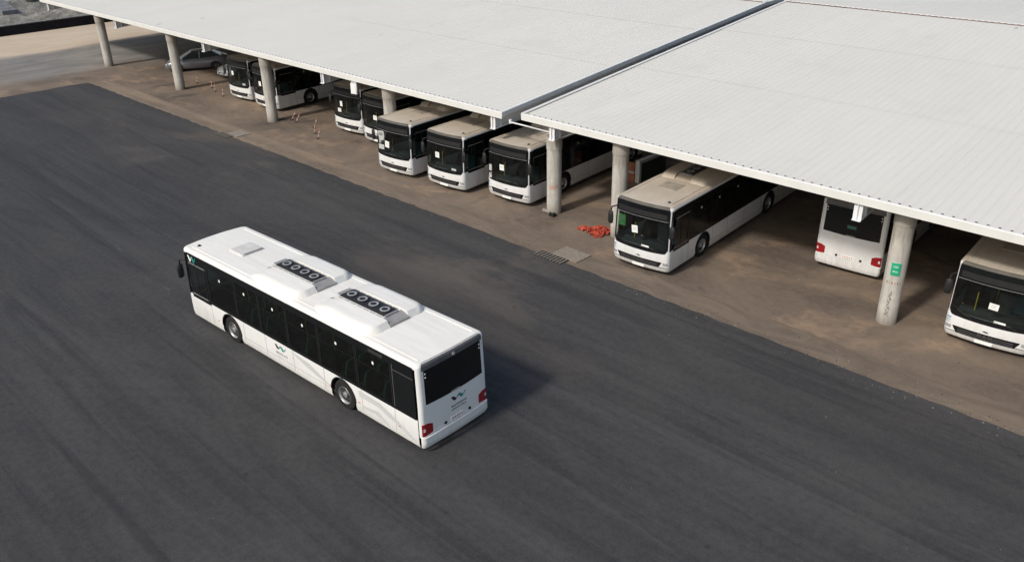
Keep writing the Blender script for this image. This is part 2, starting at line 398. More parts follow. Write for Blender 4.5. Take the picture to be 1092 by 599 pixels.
def emblem_side(mb, x0, z0, w, h, yv, darkm, tealm):
    A, B, C, D = emblem_poly()
    for poly, m in ((A, darkm), (B, darkm), (C, tealm), (D, tealm)):
        mb.face([(x0 - x / 2 * w, yv + (0 if m is darkm else .001), z0 + y * h) for x, y in poly], m)

def make_bus(clean, name='city_bus'):
    root = empty(name)
    Wm = M['white'] if clean else M['white_parked']
    Rm = M['roof_clean'] if clean else M['roof_dusty']
    # --- body shell
    b = MB()
    for sd in (1, -1):
        prof = []
        x0, x1 = xr(.6) + RK + .035, xf(.6) - RF
        pts = [(x0, BELT)]
        pts += [(x0, .34)]
        for wx in sorted(WX):
            pts.append((wx - AR, .34))
            for i in range(0, 17):
                t = PI - PI * i / 16; pts.append((wx + AR * math.cos(t), max(.34, .49 + AR * math.sin(t) * 1.0)))
            pts.append((wx + AR, .34))
        pts += [(x1, .34), (x1, BELT)]
        cl = []
        for p in pts:
            if not cl or (abs(p[0] - cl[-1][0]) + abs(p[1] - cl[-1][1])) > 1e-4: cl.append(p)
        b.face([(x, sd * 1.25, z) for x, z in cl], Wm)
        # lower sill turning in below the doors, split at the wheels
        for a, c in ((x0, WX[1] - AR), (WX[1] + AR, WX[0] - AR), (WX[0] + AR, x1)):
            b.grid([[(a, sd * 1.25, .34), (c, sd * 1.25, .34)], [(a, sd * 1.22, ZB), (c, sd * 1.22, ZB)]], Wm)
    zs = [ZB, .34, .5, .575]
    def ring(s0, s1, n, za, zb, nz, m=Wm): patch(b, s0, s1, n, za, zb, nz, m)
    for (s0, s1, n) in ((1, 2, 8), (2, 3, 12), (3, 4, 8), (5, 6, 6), (6, 7, 8), (7, 8, 6)):
        ring(s0, s1, n, ZB, .34, 1); ring(s0, s1, n, .34, .578, 3); ring(s0, s1, n, .578, .582, 1)
        ring(s0, s1, n, .582, BELT, 5)
    for (s0, s1, n) in ((1, 1.75, 6), (3.25, 4, 6), (5, 6, 6), (7, 8, 6)):
        ring(s0, s1, n, BELT, BTOP, 8)
    ring(6, 7, 8, BELT, BTOP, 8)
    # roof rim and cap
    for k in range(6):
        za, zb = BTOP + (ZR - BTOP) * math.sin(k / 6 * PI / 2), BTOP + (ZR - BTOP) * math.sin((k + 1) / 6 * PI / 2)
        patch(b, 0, 8, 160, za, min(zb, ZR), 1, Wm if k < 3 else Rm)
    S = [P(i / 20, ZR) for i in range(160)]
    L = [P(i / 10, ZR) for i in range(0, 11)]; R = [P(5 - i / 10, ZR) for i in range(0, 11)]
    rows = []
    for qi, (l, r) in enumerate(zip(L, R)):
        rows.append([l.lerp(r, k / 8) + Vector((0, 0, .025 * min(1, 4 * math.sin(PI * qi / 10)) * (1 - (2 * k / 8 - 1) ** 2))) for k in range(9)])
    b.grid(rows, Rm)
    fr = [P(1 + i / 8 * 1, ZR) for i in range(9)] + [P(2 + i / 8, ZR) for i in range(1, 9)] + [P(3 + i / 8, ZR) for i in range(1, 9)]
    b.face(fr, Rm)
    b.face([P(5 + i / 6, ZR) for i in range(7)] + [P(6 + i / 6, ZR) for i in range(1, 7)] + [P(7 + i / 6, ZR) for i in range(1, 7)], Rm)
    # roof seams: long gutter strip on either side
    for sd in (1, -1): b.box(-5.8, 5.55, sd * 1.0 - .012, sd * 1.0 + .012, ZR + .0, ZR + .022, Rm)
    # wheel wells and underbody
    b.box(-5.8, 5.6, -1.17, 1.17, .26, .36, M['black_matte'])
    for wx in WX:
        for sd in (1, -1):
            arc = [(wx + AR * math.cos(PI * i / 12), .49 + AR * math.sin(PI * i / 12)) for i in range(13)]
            b.grid([[(x, sd * 1.248, z) for x, z in arc], [(x, sd * .80, z) for x, z in arc]], M['black_matte'])
            b.face([(x, sd * .80, z) for x, z in arc], M['black_matte'])
            # black rubber lip
            arc2 = [(wx + (AR + .03) * math.cos(PI * i / 12), .49 + (AR + .03) * math.sin(PI * i / 12)) for i in range(13)]
            b.grid([[(x, sd * 1.256, z) for x, z in arc], [(x, sd * 1.256, z) for x, z in arc2], [(x, sd * 1.25, z) for x, z in arc2]], M['black_matte'])
    # --- seams of hatches in the skirt, swoosh and small marks
    d = b
    for sd in (1, -1):
        for x in (4.5, 2.55, 1.3, -.2, -1.75, -3.5, -4.95): d.box(x - .006, x + .006, sd * 1.25 if sd > 0 else -1.253, 1.253 if sd > 0 else -1.25, .36, BELT - .03, M['line_grey'])
        d.box(-1.95, 2.6, min(sd * 1.25, sd * 1.2535), max(sd * 1.25, sd * 1.2535), .50, .512, M['line_grey'])
        for x in (4.15, -2.0, -3.35, -5.1):
            d.box(x - .04, x + .04, min(sd * 1.25, sd * 1.256), max(sd * 1.25, sd * 1.256), .55, .59, M['orange_mark'])
    if clean:
        g = b
        flat_decal(g, [(-.1, 1.02), (-1.0, .95), (-1.9, .62), (-2.0, .56), (-1.6, .60), (-.8, .78)], M['swoosh'])
        flat_decal(g, [(-3.35, 1.0), (-4.3, .98), (-5.3, .62), (-5.8, .36), (-5.5, .38), (-4.9, .60), (-4.2, .80), (-3.4, .80)], M['swoosh'])
        flat_decal(g, [(-3.5, .55), (-4.2, .62), (-4.7, .36), (-4.45, .36), (-4.1, .50), (-3.55, .45)], M['swoosh'])
    body = b.build('body', root, 35)
    if clean:
        g = MB(); emblem_side(g, .78, .82, .60, .16, 1.256, M['ink'], M['teal'])
        # two short lines of lettering, too small to read
        random.seed(3)
        for zz, h in ((.66, .055), (.57, .035)):
            x = .78
            while x > .14:
                w = random.uniform(.02, .06); g.box(x - w, x, 1.2505, 1.255, zz, zz + h * random.uniform(.5, 1), M['swoosh'] if h < .05 else M['line_grey']); x -= w + random.uniform(.01, .025)
        g.build('side_emblem', body, None)
        g = MB(); emblem_side(g, 5.55, 2.42, .50, .24, hw(2.42) + .012, M['paper'], M['teal'])
        g.build('roofline_emblem', body, None)
    # --- black window band with posts, then the panes
    for sd in (1, -1):
        w = MB()
        def bs(x): return sx(x, sd)
        def seg(xa, xb, za, zb, mt=M['black'], off=.004):
            patch(w, bs(xa), bs(xb), max(1, int(abs(xa - xb) / .8)), za, zb, 1, mt, off, .03)
        xa, xb = 5.66, -5.82
        seg(xa, xb, 2.50, BTOP + .03); seg(xa, xb, BELT - .02, 1.22)
        edges = [5.66] + [v for p in PANES for v in p] + [-5.82]
        if clean or True:
            seg(4.55, 4.44, 1.22, 2.50)
            for i in range(len(PANES) - 1): seg(PANES[i][1], PANES[i + 1][0], 1.22, 2.50)
            seg(PANES[-1][1], -5.82, 1.22, 2.50)
            seg(5.66, 4.55, 2.38, 2.50)
        # engine louvre lines and joint in the black tail panel
        seg(-4.96, -4.98, 1.2, 2.52, M['rear_cap'], .007)
        seg(-4.98, -5.80, 2.36, 2.375, M['rear_cap'], .007)
        for k in range(3): seg(-4.0 + .0, -4.6, 2.56 + k * .035, 2.567 + k * .035, M['rear_cap'], .007)
        ca, cb = (1.0, 1.36) if sd == 1 else (3.64, 4.0)
        patch(w, ca, cb, 4, BELT - .02, BTOP, 6, M['black'], .005, .02)
        # front lower corner of the driver's window dips under the belt
        if sd == 1:
            seg(5.62, 4.45, BELT - .10, BELT - .02)
        w.build('window_band', body, 40)
        for (a, c) in PANES:
            p = MB(); patch(p, bs(a), bs(c), 2, 1.22, 2.50, 2, M['tint'], .0)
            # sliding top light and round sticker
            for xx in (a, c): patch(p, bs(xx - .0), bs(xx + (.02 if xx == c else -.02)), 1, 1.22, 2.5, 1, M['black_matte'], .010)
            patch(p, bs(a), bs(c), 2, 2.06, 2.075, 1, M['black_matte'], .009)
            o = p.build('side_window', root, None)
            st = MB(); sxn = (a - .82 + .06) if a - c > 1.2 else (a + c) / 2
            sxn = {4.44: 3.65, 2.72: 2.20, 1.38: .62, -.10: -.92, -1.69: -2.52, -3.44: -4.16}[a]
            yy = sd * (hw(2.24) + .012)
            st.face([(sxn + .045 * math.cos(2 * PI * i / 12), yy, 2.24 + .055 * math.sin(2 * PI * i / 12)) for i in range(12)], M['paper'])
            st.build('round_sticker', o, None)
        # driver's window (left) or door glass (right)
        p = MB(); patch(p, bs(5.62), bs(4.55), 2, 1.14, 2.38, 2, M['tint'], .002)
        for xx in (5.60, 5.15, 4.60): patch(p, bs(xx + .018), bs(xx - .018), 1, 1.14, 2.38, 1, M['black_matte'], .014, .012)
        for zz in (1.16, 2.34): patch(p, bs(5.62), bs(4.56), 2, zz, zz + .03, 1, M['line_grey'] if (sd == 1) else M['black_matte'], .014, .012)
        p.build('driver_window' if sd == 1 else 'front_window', root, None)
        if sd == -1:
            for (da, dc) in ((5.45, 4.25), (1.0, -.25)):
                p = MB(); patch(p, bs(da), bs(dc), 2, .34, BELT, 1, M['black'], .010, .01)
                patch(p, bs((da + dc) / 2 + .02), bs((da + dc) / 2 - .02), 1, .34, 2.4, 1, M['black_matte'], .016, .01)
                p.build('passenger_door', root, None)
    # --- front
    def zlow(s):   # smile-shaped lower edge of the black mask
        y = abs((s - 2.5) / .85); y = min(1, y); return .95 + .16 * y ** 3
    f = MB()
    patch(f, 1.70, 3.30, 24, zlow, lambda s: zlow(s) + .16, 1, M['black'], .010, .012)
    patch(f, 1.56, 1.80, 3, 1.12, 2.68, 6, M['black'], .009, .010); patch(f, 3.20, 3.44, 3, 1.12, 2.68, 6, M['black'], .009, .010)
    patch(f, 1.62, 3.38, 16, 2.60, 2.75, 2, M['black'], .010, .012)
    patch(f, 1.70, 3.30, 16, 2.30, 2.60, 1, M['black'], .012, .012)
    f.build('front_mask', body, 40)
    f = MB(); patch(f, 1.74, 3.26, 16, 2.285, 2.298, 1, M['line_grey'], .022, .012)
    patch(f, 1.95, 3.05, 16, 2.36, 2.555, 1, M['rear_cap'] if False else M['black_matte'], .016, .004)
    f.build('destination_display', root, None)
    f = MB()
    patch(f, 1.66, 3.34, 20, 2.755, ZR - .004, 5, Rm if clean else M['front_cap'], .008)
    f.build('front_roof_cap', body, 60)
    f = MB(); patch(f, 1.80, 3.20, 20, lambda s: zlow(s) + .14, 2.30, 6, M['screen'], .004)
    ws = f.build('windscreen', root, 60)
    f = MB()
    for (s0, z0, s1, z1) in ((2.20, 1.10, 2.58, 1.20), (2.80, 1.08, 3.10, 1.32)):
        a = P(s0, z0, .035); c = P(s1, z1, .035); f.tube(a, c, .011, M['black_matte'], 6)
        m_ = a.lerp(c, .5); f.tube(P(s0 - .08, z0 - .06, .02), m_, .013, M['black_matte'], 6)
    f.build('wiper', root, None)
    # grille
    f = MB(); xg = lambda z: .0
    patch(f, 2.10, 2.90, 14, lambda s: .40 + .0 * s, lambda s: .625, 1, M['black'], .012, .012)
    patch(f, 2.04, 2.10, 2, lambda s: .40 + (2.10 - s) / .06 * .20, .625, 1, M['black'], .012, .012)
    patch(f, 2.90, 2.96, 2, lambda s: .40 + (s - 2.90) / .06 * .20, .625, 1, M['black'], .012, .012)
    for k in range(3): patch(f, 2.12, 2.88, 12, .44 + k * .055, .45 + k * .055, 1, M['rear_cap'], .018, .006)
    gr = f.build('grille', root, None)
    xo = P(2.5, .53).x
    text_mesh('grille_lettering', 'M A N', .16, M['chrome'], gr, (xo + .022, 0, .54), (PI / 2, 0, PI / 2))
    f = MB(); yb = P(2.5, .72).x
    f.face([(yb + .012, .10 - .0, .70), (yb + .012, .04, .735), (yb + .012, -.05, .745), (yb + .012, -.11, .72), (yb + .012, -.05, .715), (yb + .012, .02, .70)], M['ink'])
    f.face([(yb + .014, .08, .695), (yb + .014, -.08, .695), (yb + .014, -.08, .705), (yb + .014, .08, .705)], M['ink'])
    f.build('front_badge', root, None, recalc=False)
    f = MB(); xp = P(2.5, .30).x; f.box(xp - .01, xp + .03, -.26, .26, .255, .365, M['paper']); f.build('number_plate', root, None)
    for sgn in (1, -1):
        f = MB()
        s0, s1 = (1.45, 2.02) if sgn == 1 else (2.98, 3.55)
        patch(f, s0, s1, 6, .50, .62, 1, M['headlamp'], .006, .01)
        for k in range(3):
            sc_ = s0 + (s1 - s0) * (.25 + .25 * k); c = P(sc_, .56, .010)
            n_ = (P(sc_, .56, .03) - c).normalized(); f.lathe(c, n_, [(.0, .004), (.028, .004), (.034, .0), (.04, .004)], M['ac_grey'], 12)
        f.build('headlight', root, None)
        f = MB(); patch(f, 1.50 if sgn == 1 else 2.90, 2.10 if sgn == 1 else 3.50, 4, .395, .43, 1, M['line_grey'], .006, .006); f.build('fog_slot', root, None)
    if not clean:
        f = MB(); random.seed(5)
        for zz, h, m_ in ((.84, .07, M['blue']), (.76, .05, M['teal']), (.69, .03, M['blue'])):
            s = 3.02
            while s < 3.62:
                w = random.uniform(.03, .09); patch(f, s, s + w, 1, zz, zz + h * random.uniform(.5, 1), 1, m_, .004); s += w + .03
        f.build('corner_decal', body, None)
    # mirrors
    for sgn in (1, -1):
        f = MB()
        a = Vector((5.72, sgn * 1.16, 2.40)); c = Vector((6.0, sgn * 1.34, 2.36)); e = Vector((6.03, sgn * 1.36, 2.18))
        f.tube(a, c, .028, M['black_matte'], 8); f.tube(c, e, .028, M['black_matte'], 8)
        rows = []
        for z, w, t in ((2.20, .05, .03), (2.17, .10, .055), (2.0, .115, .07), (1.80, .115, .07), (1.70, .10, .055), (1.67, .05, .03)):
            rows.append([(6.03 + t * math.cos(q * PI / 5), sgn * 1.36 + w * math.sin(q * PI / 5), z) for q in range(10)])
        f.grid(rows, M['black_matte'], True); f.face(rows[0], M['black_matte']); f.face(rows[-1], M['black_matte'])
        f.build('wing_mirror', root, 50)
    # --- rear
    f = MB(); patch(f, 6.03, 6.97, 12, lambda s: 1.56 + .03 * (2 * (s - 6.5)) ** 2, 2.64, 4, M['black'], .008, .010)
    rw = f.build('rear_window', root, 50)
    f = MB(); patch(f, 6.0, 7.0, 12, 2.64, ZR - .004, 6, M['rear_cap'], .006); f.build('rear_roof_cap', body, 60)
    for y in (1.0, -1.0):
        for z in (2.42, 2.53):
            f = MB(); f.lathe((xr(z) - .012 - .0, y, z), (-1, 0, 0), [(.0, .012), (.022, .012), (.026, .0)], M['paper'], 10)
            f.build('marker_light', root, None)
    f = MB(); f.lathe((xr(2.7) - .02, -.02, 2.70), (-1, 0, .3), [(.0, .04), (.05, .035), (.06, .0)], M['ac_grey'], 14)
    f.build('reversing_camera', root, None)
    for sgn in (1, -1):
        f = MB(); s0, s1 = (6.89, 7.55) if sgn == 1 else (5.45, 6.11)
        inn = (lambda q: max(0, (6.98 - q) / .12)) if sgn == 1 else (lambda q: max(0, (q - 6.02) / .12))
        patch(f, s0, s1, 10, lambda q: .62 + .04 * inn(q), lambda q: 1.0 - .12 * min(1, inn(q)) ** 1.5, 4, M['red'], .010, .012)
        mid = (7.02, 7.34) if sgn == 1 else (5.66, 5.98)
        patch(f, mid[0], mid[1], 4, .76, .86, 1, M['lamp_clear'], .014, .004)
        f.build('tail_light', root, 50)
    f = MB(); xq = xr(.7) - .034
    f.box(xq - .012, xq + .01, -.24, .22, .66, .76, M['paper'])
    for k in range(5): f.box(xq - .014, xq - .010, -.2 + k * .085, -.16 + k * .085, .685, .735, M['orange_mark'])
    f.build('rear_plate', root, None)
    f = MB()
    for y in (.42, -.50): f.lathe((xq + .01, y, .69), (-1, 0, 0), [(.0, .02), (.045, .02), (.05, .0)], M['black_matte'], 12)
    patch(f, 6.04, 6.96, 8, .592, .600, 1, M['line_grey'], .003)
    f.build('hood_latch', body, None)
    f = MB(); xq2 = xr(1.6) - .045
    f.box(xq2 - .01, xq2, -.16, .16, 1.585, 1.61, M['ac_grey']); f.build('rear_badge', root, None)
    if clean:
        f = MB(); emblem_rear(f, -.10, 1.24, .56, .15, M['ink'], M['teal'])
        random.seed(8)
        for zz, h in ((1.06, .06), (.96, .045)):
            y = .18
            while y > -.38:
                w = random.uniform(.02, .06); f.box(xr(1.0) - .040, xr(1.0) - .030, y - w, y, zz, zz + h * random.uniform(.5, 1), M['line_grey']); y -= w + random.uniform(.01, .025)
        f.build('rear_emblem', body, None, recalc=False)
    # --- wheels
    for wx in WX:
        for sd in (1, -1):
            f = MB(); c = (wx, sd * 1.10, WR)
            wprof = [(.27, -.14), (.40, -.145), (.46, -.135), (WR, -.10), (WR, .08), (.465, .115), (.41, .128), (.30, .125), (.28, .10), (.275, .06)]
            f.lathe(c, (0, sd, 0), wprof, M['tyre'], 36)
            wheel = f.build('wheel', root, 40)
            f = MB()
            deep = .02 if wx > 0 else -.08
            f.lathe(c, (0, sd, 0), [(.29, .118), (.285, .125), (.262, .10), (.245, deep + .02), (.20, deep), (.10, deep + .01), (.095, .10), (.05, .125), (.0, .128)], M['rim'], 36)
            for k in range(10):
                t = 2 * PI * k / 10
                cc = (wx + .205 * math.cos(t), sd * (1.10 + deep + .006), WR + .205 * math.sin(t))
                f.lathe(cc, (0, sd, 0), [(.0, .008), (.030, .008), (.032, .0)], M['hub'], 8)
                cc = (wx + .13 * math.cos(t), sd * (1.10 + deep + .012), WR + .13 * math.sin(t))
                f.lathe(cc, (0, sd, 0), [(.0, .03), (.013, .03), (.015, .0)], M['chrome'], 6)
            f.build('rim', wheel, 40)
    # --- roof equipment
    f = MB()
    for (x, y) in ((5.42, .82),):
        f.lathe((x, y, ZR + .005), (0, 0, 1), [(.065, 0), (.06, .02), (.03, .045), (.0, .05)], M['black_matte'], 14)
    f.build('roof_antenna', root, 50)
    f = MB()
    hx0, hx1, hy0, hy1, zt = 3.45, 4.25, -.42, .38, ZR + .075
    hm = M['tape'] if clean else M['hatch_dusty']
    if not clean: zt = ZR + .045
    rows = [[(hx0 - g, hy0 - g, z), (hx1 + g, hy0 - g, z), (hx1 + g, hy1 + g, z), (hx0 - g, hy1 + g, z)] for g, z in ((.03, ZR + .01), (.0, zt - .015), (-.03, zt))]
    f.grid(rows, hm, True); f.face(rows[-1], hm)
    if clean:
        f.box(3.44, 3.50, -.40, .30, zt + .0, zt + .010, M['orange_mark'] if False else M['ac_grey'])
    f.build('roof_hatch', root, None)
    for (xa, xb) in (((2.15, -.62), (-1.12, -3.96)) if clean else ((3.12, .35), (-.2, -3.0))):
        ac = MB(); cm = M['roof_clean'] if clean else M['roof_dusty']
        # two rounded pods either side of a sunken middle channel
        H = .255
        nx, ny = 22, 10
        for sd in (1, -1):
            y0, y1 = sd * .36, sd * 1.15
            rows = []
            for i in range(nx + 1):
                t = i / nx; x = xa + (xb - xa) * t
                ex = min(1, (t * (xa - xb)) / (.95 if clean else .30)); exr = min(1, ((1 - t) * (xa - xb)) / .22)
                ez = (math.sin(ex * PI / 2)) ** .9 * (1 - (1 - exr) ** 3); pinch = 1 - .42 * (max(0, 1 - (1 - t) * (xa - xb) / .45)) ** 2 - .22 * (max(0, 1 - t * (xa - xb) / .9)) ** 2
                row = []
                for j in range(ny + 1):
                    u = j / ny; v = 1 - .12 * u - .88 * max(0, (u - .62) / .38) ** 2.6
                    yo = y0 + (y1 - y0) * u * pinch
                    row.append((x, yo, ZR - .02 + H * ez * max(0, v)))
                rows.append(row)
            ac.grid(rows, cm)
            ac.grid([[(r[0][0], r[0][1], ZR - .02) for r in rows], [r[0] for r in rows]], cm)
        # centre cover: flat white ahead and beside the fans, grey step at the rear
        zc = ZR + .20
        ac.box(xb + .36, xa - .62, -.38, .38, ZR - .02, zc, cm)
        rows = [[(xa - .62, -.38, zc), (xa - .62, .38, zc)], [(xa - .25, -.37, ZR + .12), (xa - .25, .37, ZR + .12)], [(xa + .0, -.33, ZR + .0), (xa + .0, .33, ZR + .0)]]
        ac.grid(rows, cm)
        ac.box(xb + .02, xb + .36, -.36, .36, ZR - .02, ZR + .10, M['ac_grey'])
        ac.grid([[(xb + .36, -.36, zc - .01), (xb + .36, .36, zc - .01)], [(xb + .18, -.36, ZR + .16), (xb + .18, .36, ZR + .16)], [(xb + .06, -.36, ZR + .10), (xb + .06, .36, ZR + .10)]], M['ac_grey'])
        a_ = ac.build('air_conditioner', root, 50)
        dk = MB(); fx0, fx1 = xb + .40, xa - .46
        dk.box(fx0, fx1, -.25, .25, zc + .002, zc + .035, M['fan_deck'])
        dk.box(fx0 - .06, fx0, -.23, .23, zc + .002, zc + .03, M['ac_grey']); dk.box(fx1, fx1 + .16, -.23, .23, zc + .002, zc + .03, M['ac_grey'])
        for sd in (1, -1):
            for k in range(7): dk.box(fx0 + .02 + k * .29, fx0 + .26 + k * .29, sd * .31 - .012, sd * .31 + .012, zc + .001, zc + .008, M['line_grey'])
        dk.build('fan_deck', a_, None)
        for k in range(4):
            cx = fx0 + (fx1 - fx0) * (k + .5) / 4; fn = MB()
            fn.lathe((cx, 0, zc + .035), (0, 0, 1), [(.195, 0), (.19, .03), (.165, .03), (.16, .004)], M['fan_deck'], 24)
            fn.lathe((cx, 0, zc + .04), (0, 0, 1), [(.150, .022), (.135, .03), (.105, .03), (.095, .022)], M['fan_ring'], 24)
            fn.lathe((cx, 0, zc + .04), (0, 0, 1), [(.06, 0), (.058, .03), (.0, .034)], M['fan_deck'], 14)
            for q in range(6):
                t = q * PI / 3
                a = Vector((cx, 0, zc + .045)); e1 = Vector((math.cos(t), math.sin(t), 0)); e2 = Vector((-math.sin(t), math.cos(t), 0))
                fn.face([a + e1 * .05 + e2 * -.02, a + e1 * .155 + e2 * -.045, a + e1 * .155 + e2 * .045 + Vector((0, 0, .018)), a + e1 * .05 + e2 * .02 + Vector((0, 0, .012))], M['fan'])
            fn.build('fan', a_, 50)
    # --- interior
    it = MB(); G = M['interior']
    it.box(-5.7, 5.55, -1.18, 1.18, .37, .42, G)
    it.box(-5.75, -4.95, -1.18, 1.18, .42, 2.6, G)
    it.box(-5.6, 5.4, -1.12, 1.12, 2.60, 2.64, G)
    it.box(5.25, 5.72, -1.0, 1.0, .42, 1.06, G)
    rows = [[(5.25, y, 1.06 + .06 * math.cos(y * 1.2)), (5.5, y, 1.10 + .04 * math.cos(y)), (5.84, y, 1.0)] for y in [k * .2 - 1.0 for k in range(11)]]
    it.grid(rows, G)
    it.box(4.50, 4.56, -.1, 1.15, .42, 1.5, G)          # driver's screen
    it.box(4.0, 4.5, .35, 1.15, .42, .60, G)
    sm = M['seat_green'] if clean else M['seat_blue']
    def seat(x, y, mt, dz=0, face=1):
        it.box(x - .20, x + .22, y - .21, y + .21, .78 + dz, .88 + dz, mt)
        rr = [[(x - .20 * face - .03, y - .21, .84 + dz), (x - .20 * face - .03, y + .21, .84 + dz)], [(x - .27 * face, y - .20, 1.25 + dz), (x - .27 * face, y + .20, 1.25 + dz)], [(x - .30 * face, y - .14, 1.52 + dz), (x - .30 * face, y + .14, 1.52 + dz)]]
        r2 = [[(p[0] + .07 * face, p[1], p[2]) for p in r] for r in rr]
        it.grid(rr, mt); it.grid(r2, mt); it.grid([rr[2], r2[2]], mt)
        it.grid([[r[0] for r in rr], [r[0] for r in r2]], mt); it.grid([[r[1] for r in rr], [r[1] for r in r2]], mt)
        it.box(x - .05, x + .05, y - .05, y + .05, .42, .78 + dz, G)
    for x in (3.2, 2.35, 1.5, -.6, -1.45, -2.5, -3.35, -4.2):
        for y in (.95, .50): seat(x, y, sm, .14)
        if x not in (1.5,) and x != -.6:
            for y in (-.95, -.50): seat(x, y, sm, .14)
    for x in (3.7, 2.0, .4, -1.0, -2.9):
        for y in (.28, -.28): it.tube((x, y, .42), (x, y, 2.6), .018, M['pole_yellow'], 6)
    it.tube((3.9, .28, 2.0), (-4.5, .28, 2.0), .016, M['pole_yellow'], 6); it.tube((3.9, -.28, 2.0), (-4.5, -.28, 2.0), .016, M['pole_yellow'], 6)
    it.build('interior', root, None)
    it = MB(); seat(4.85, .62, M['seat_blue'], .05); it.build('driver_seat', root, None)
    f = MB(); c = Vector((5.20, .62, 1.18)); ax = Vector((.55, 0, -.85)).normalized(); u = ax.orthogonal().normalized(); w = ax.cross(u)
    ring_ = [c + (u * math.cos(2 * PI * k / 20) + w * math.sin(2 * PI * k / 20)) * .22 for k in range(20)]
    for k in range(20): f.tube(ring_[k], ring_[(k + 1) % 20], .016, M['black_matte'], 5)
    for k in (0, 7, 13): f.tube(c, ring_[k], .013, M['black_matte'], 5)
    f.tube(c, (5.4, .62, .95), .03, M['black_matte'], 8); f.build('steering_wheel', root, None)
    f = MB(); f.tube((5.55, -.55, 1.1), (5.5, -.55, 1.75), .02, M['pole_yellow'], 6); f.build('handrail', root, None)
    return root

# stickers and cards behind a bus's windscreen, in (y, z) of the front plane
def front_card(bus, name, yc, zc, w, h, mat, tilt=0.0, lines=None, oy=.0):
    f = MB(); x = xf(zc) + .09 * (1 - (yc / 1.0) ** 2) + (.035 if mat is not M['green_card'] else -.02) + oy
    c, s = math.cos(tilt), math.sin(tilt)
    def q(a, b, o=0): return (x + o - (b * s + a * c) * 0, yc + a * c - b * s, zc + a * s + b * c)
    f.face([q(-w / 2, -h / 2, -.004), q(w / 2, -h / 2, -.004), q(w / 2, h / 2, -.004), q(-w / 2, h / 2, -.004)], mat)
    f.face([q(-w / 2, -h / 2), q(w / 2, -h / 2), q(w / 2, h / 2), q(-w / 2, h / 2)], mat)
    if lines:
        for (a0, b0, a1, b1) in lines:
            f.face([q(a0, b0, .002), q(a1, b0, .002), q(a1, b1, .002), q(a0, b1, .002)], M['line_grey'])
    o = f.build(name, bus, None, recalc=False); return o

HDG = -1.50303887
proto_clean = make_bus(True)
proto_dirty = make_bus(False)
proto_clean.scale = (1.016, 1.02, 1.0); proto_dirty.scale = (1.0, 1.02, 1.0)
def place(bus, fx, fy, h, forward=True):
    """put the bus so that the middle of its front face is at fx, fy"""
    bus.rotation_euler = (0, 0, h); bus.location = (fx - 6 * math.cos(h), fy - 6 * math.sin(h), 0)
place(proto_clean, -27.51, 12.64, 3.181)
tag(proto_clean, 'clean white bus with spotless white roof, alone on the open asphalt', 'bus', None)
parked = [
 ('F', -18.152, 25.306, HDG, 'dusty parked bus with a green card in its windscreen, standing alone'),
 ('Z', -54.45, 28.70, HDG, 'leftmost parked bus, beside the white car'),
 ('Y', -50.95, 28.59, HDG, 'parked bus half hidden behind the concrete column right of the leftmost bus'),
 ('A', -42.23, 28.86, HDG, 'parked bus behind the hanging floodlight, left one of a close pair'),
 ('B', -39.02, 28.60, HDG, 'parked bus, right one of a close pair'),
 ('C', -34.32, 26.02, HDG, 'parked bus with large greenish papers in its windscreen, left of three evenly spaced buses'),
 ('D', -30.74, 26.32, HDG, 'parked bus in the middle of three evenly spaced buses under the left canopy'),
 ('E', -27.18, 27.10, HDG, 'parked bus under the canopy gap, beside the column with the orange scrawl'),
 ('H', -6.26, 27.93, HDG, 'dusty parked bus cut off by the right edge of the picture, front facing the yard'),
]
buses = {'F': proto_dirty}
for i, (k, x, y, h, lab) in enumerate(parked):
    o = proto_dirty if k == 'F' else copy_tree(proto_dirty)
    place(o, x, y, h); tag(o, lab, 'bus', 'buses parked under the canopies'); buses[k] = o
g = copy_tree(proto_dirty); hg = HDG + PI
rx, ry = -12.10, 30.43
g.rotation_euler = (0, 0, hg); g.location = (rx + 6 * math.cos(hg), ry + 6 * math.sin(hg), 0)
tag(g, 'parked bus showing its white rear, left of the column with the green sign', 'bus', 'buses parked under the canopies'); buses['G'] = g
L1 = [(-.08, .05, .08, .06), (-.08, .01, .06, .02), (-.08, -.04, .07, -.03)]
front_card(buses['F'], 'windscreen_paper', -.22, 1.74, .26, .30, M['paper'], .1, L1)
front_card(buses['F'], 'windscreen_paper', .28, 1.16, .34, .07, M['paper'], .0)
front_card(buses['F'], 'route_card', -.88, 1.92, .30, .46, M['green_card'], 0, [(-.07, .02, .07, .12), (-.07, -.1, .02, -.04)])
front_card(buses['H'], 'windscreen_paper', .05, 1.65, .28, .22, M['paper'], -.05, L1)
front_card(buses['H'], 'windscreen_paper', .32, 1.16, .34, .07, M['paper'], .0)
front_card(buses['E'], 'windscreen_paper', -.25, 1.72, .26, .28, M['paper'], 0, L1)
front_card(buses['E'], 'windscreen_paper', -1.02, 1.55, .16, .30, M['paper_dim'], 0)
front_card(buses['E'], 'windscreen_paper', -1.02, 1.18, .16, .26, M['paper_dim'], 0)
front_card(buses['D'], 'windscreen_paper', -.35, 1.75, .26, .28, M['paper'], 0, L1)
front_card(buses['D'], 'windscreen_paper', .70, 1.20, .30, .10, M['paper_dim'], 0)
front_card(buses['C'], 'windscreen_paper', -.78, 1.98, .42, .50, M['paper_dim'], .1, [(-.15, 0, .12, .16)])
front_card(buses['C'], 'windscreen_paper', -.32, 1.62, .30, .34, M['paper'], -.1, L1)
front_card(buses['C'], 'windscreen_paper', -.80, 1.40, .40, .26, M['paper_dim'], 0)
front_card(buses['A'], 'windscreen_paper', -.35, 1.80, .20, .30, M['paper'], 0)
front_card(buses['A'], 'windscreen_paper', -.55, 1.40, .28, .22, M['paper'], 0, L1)
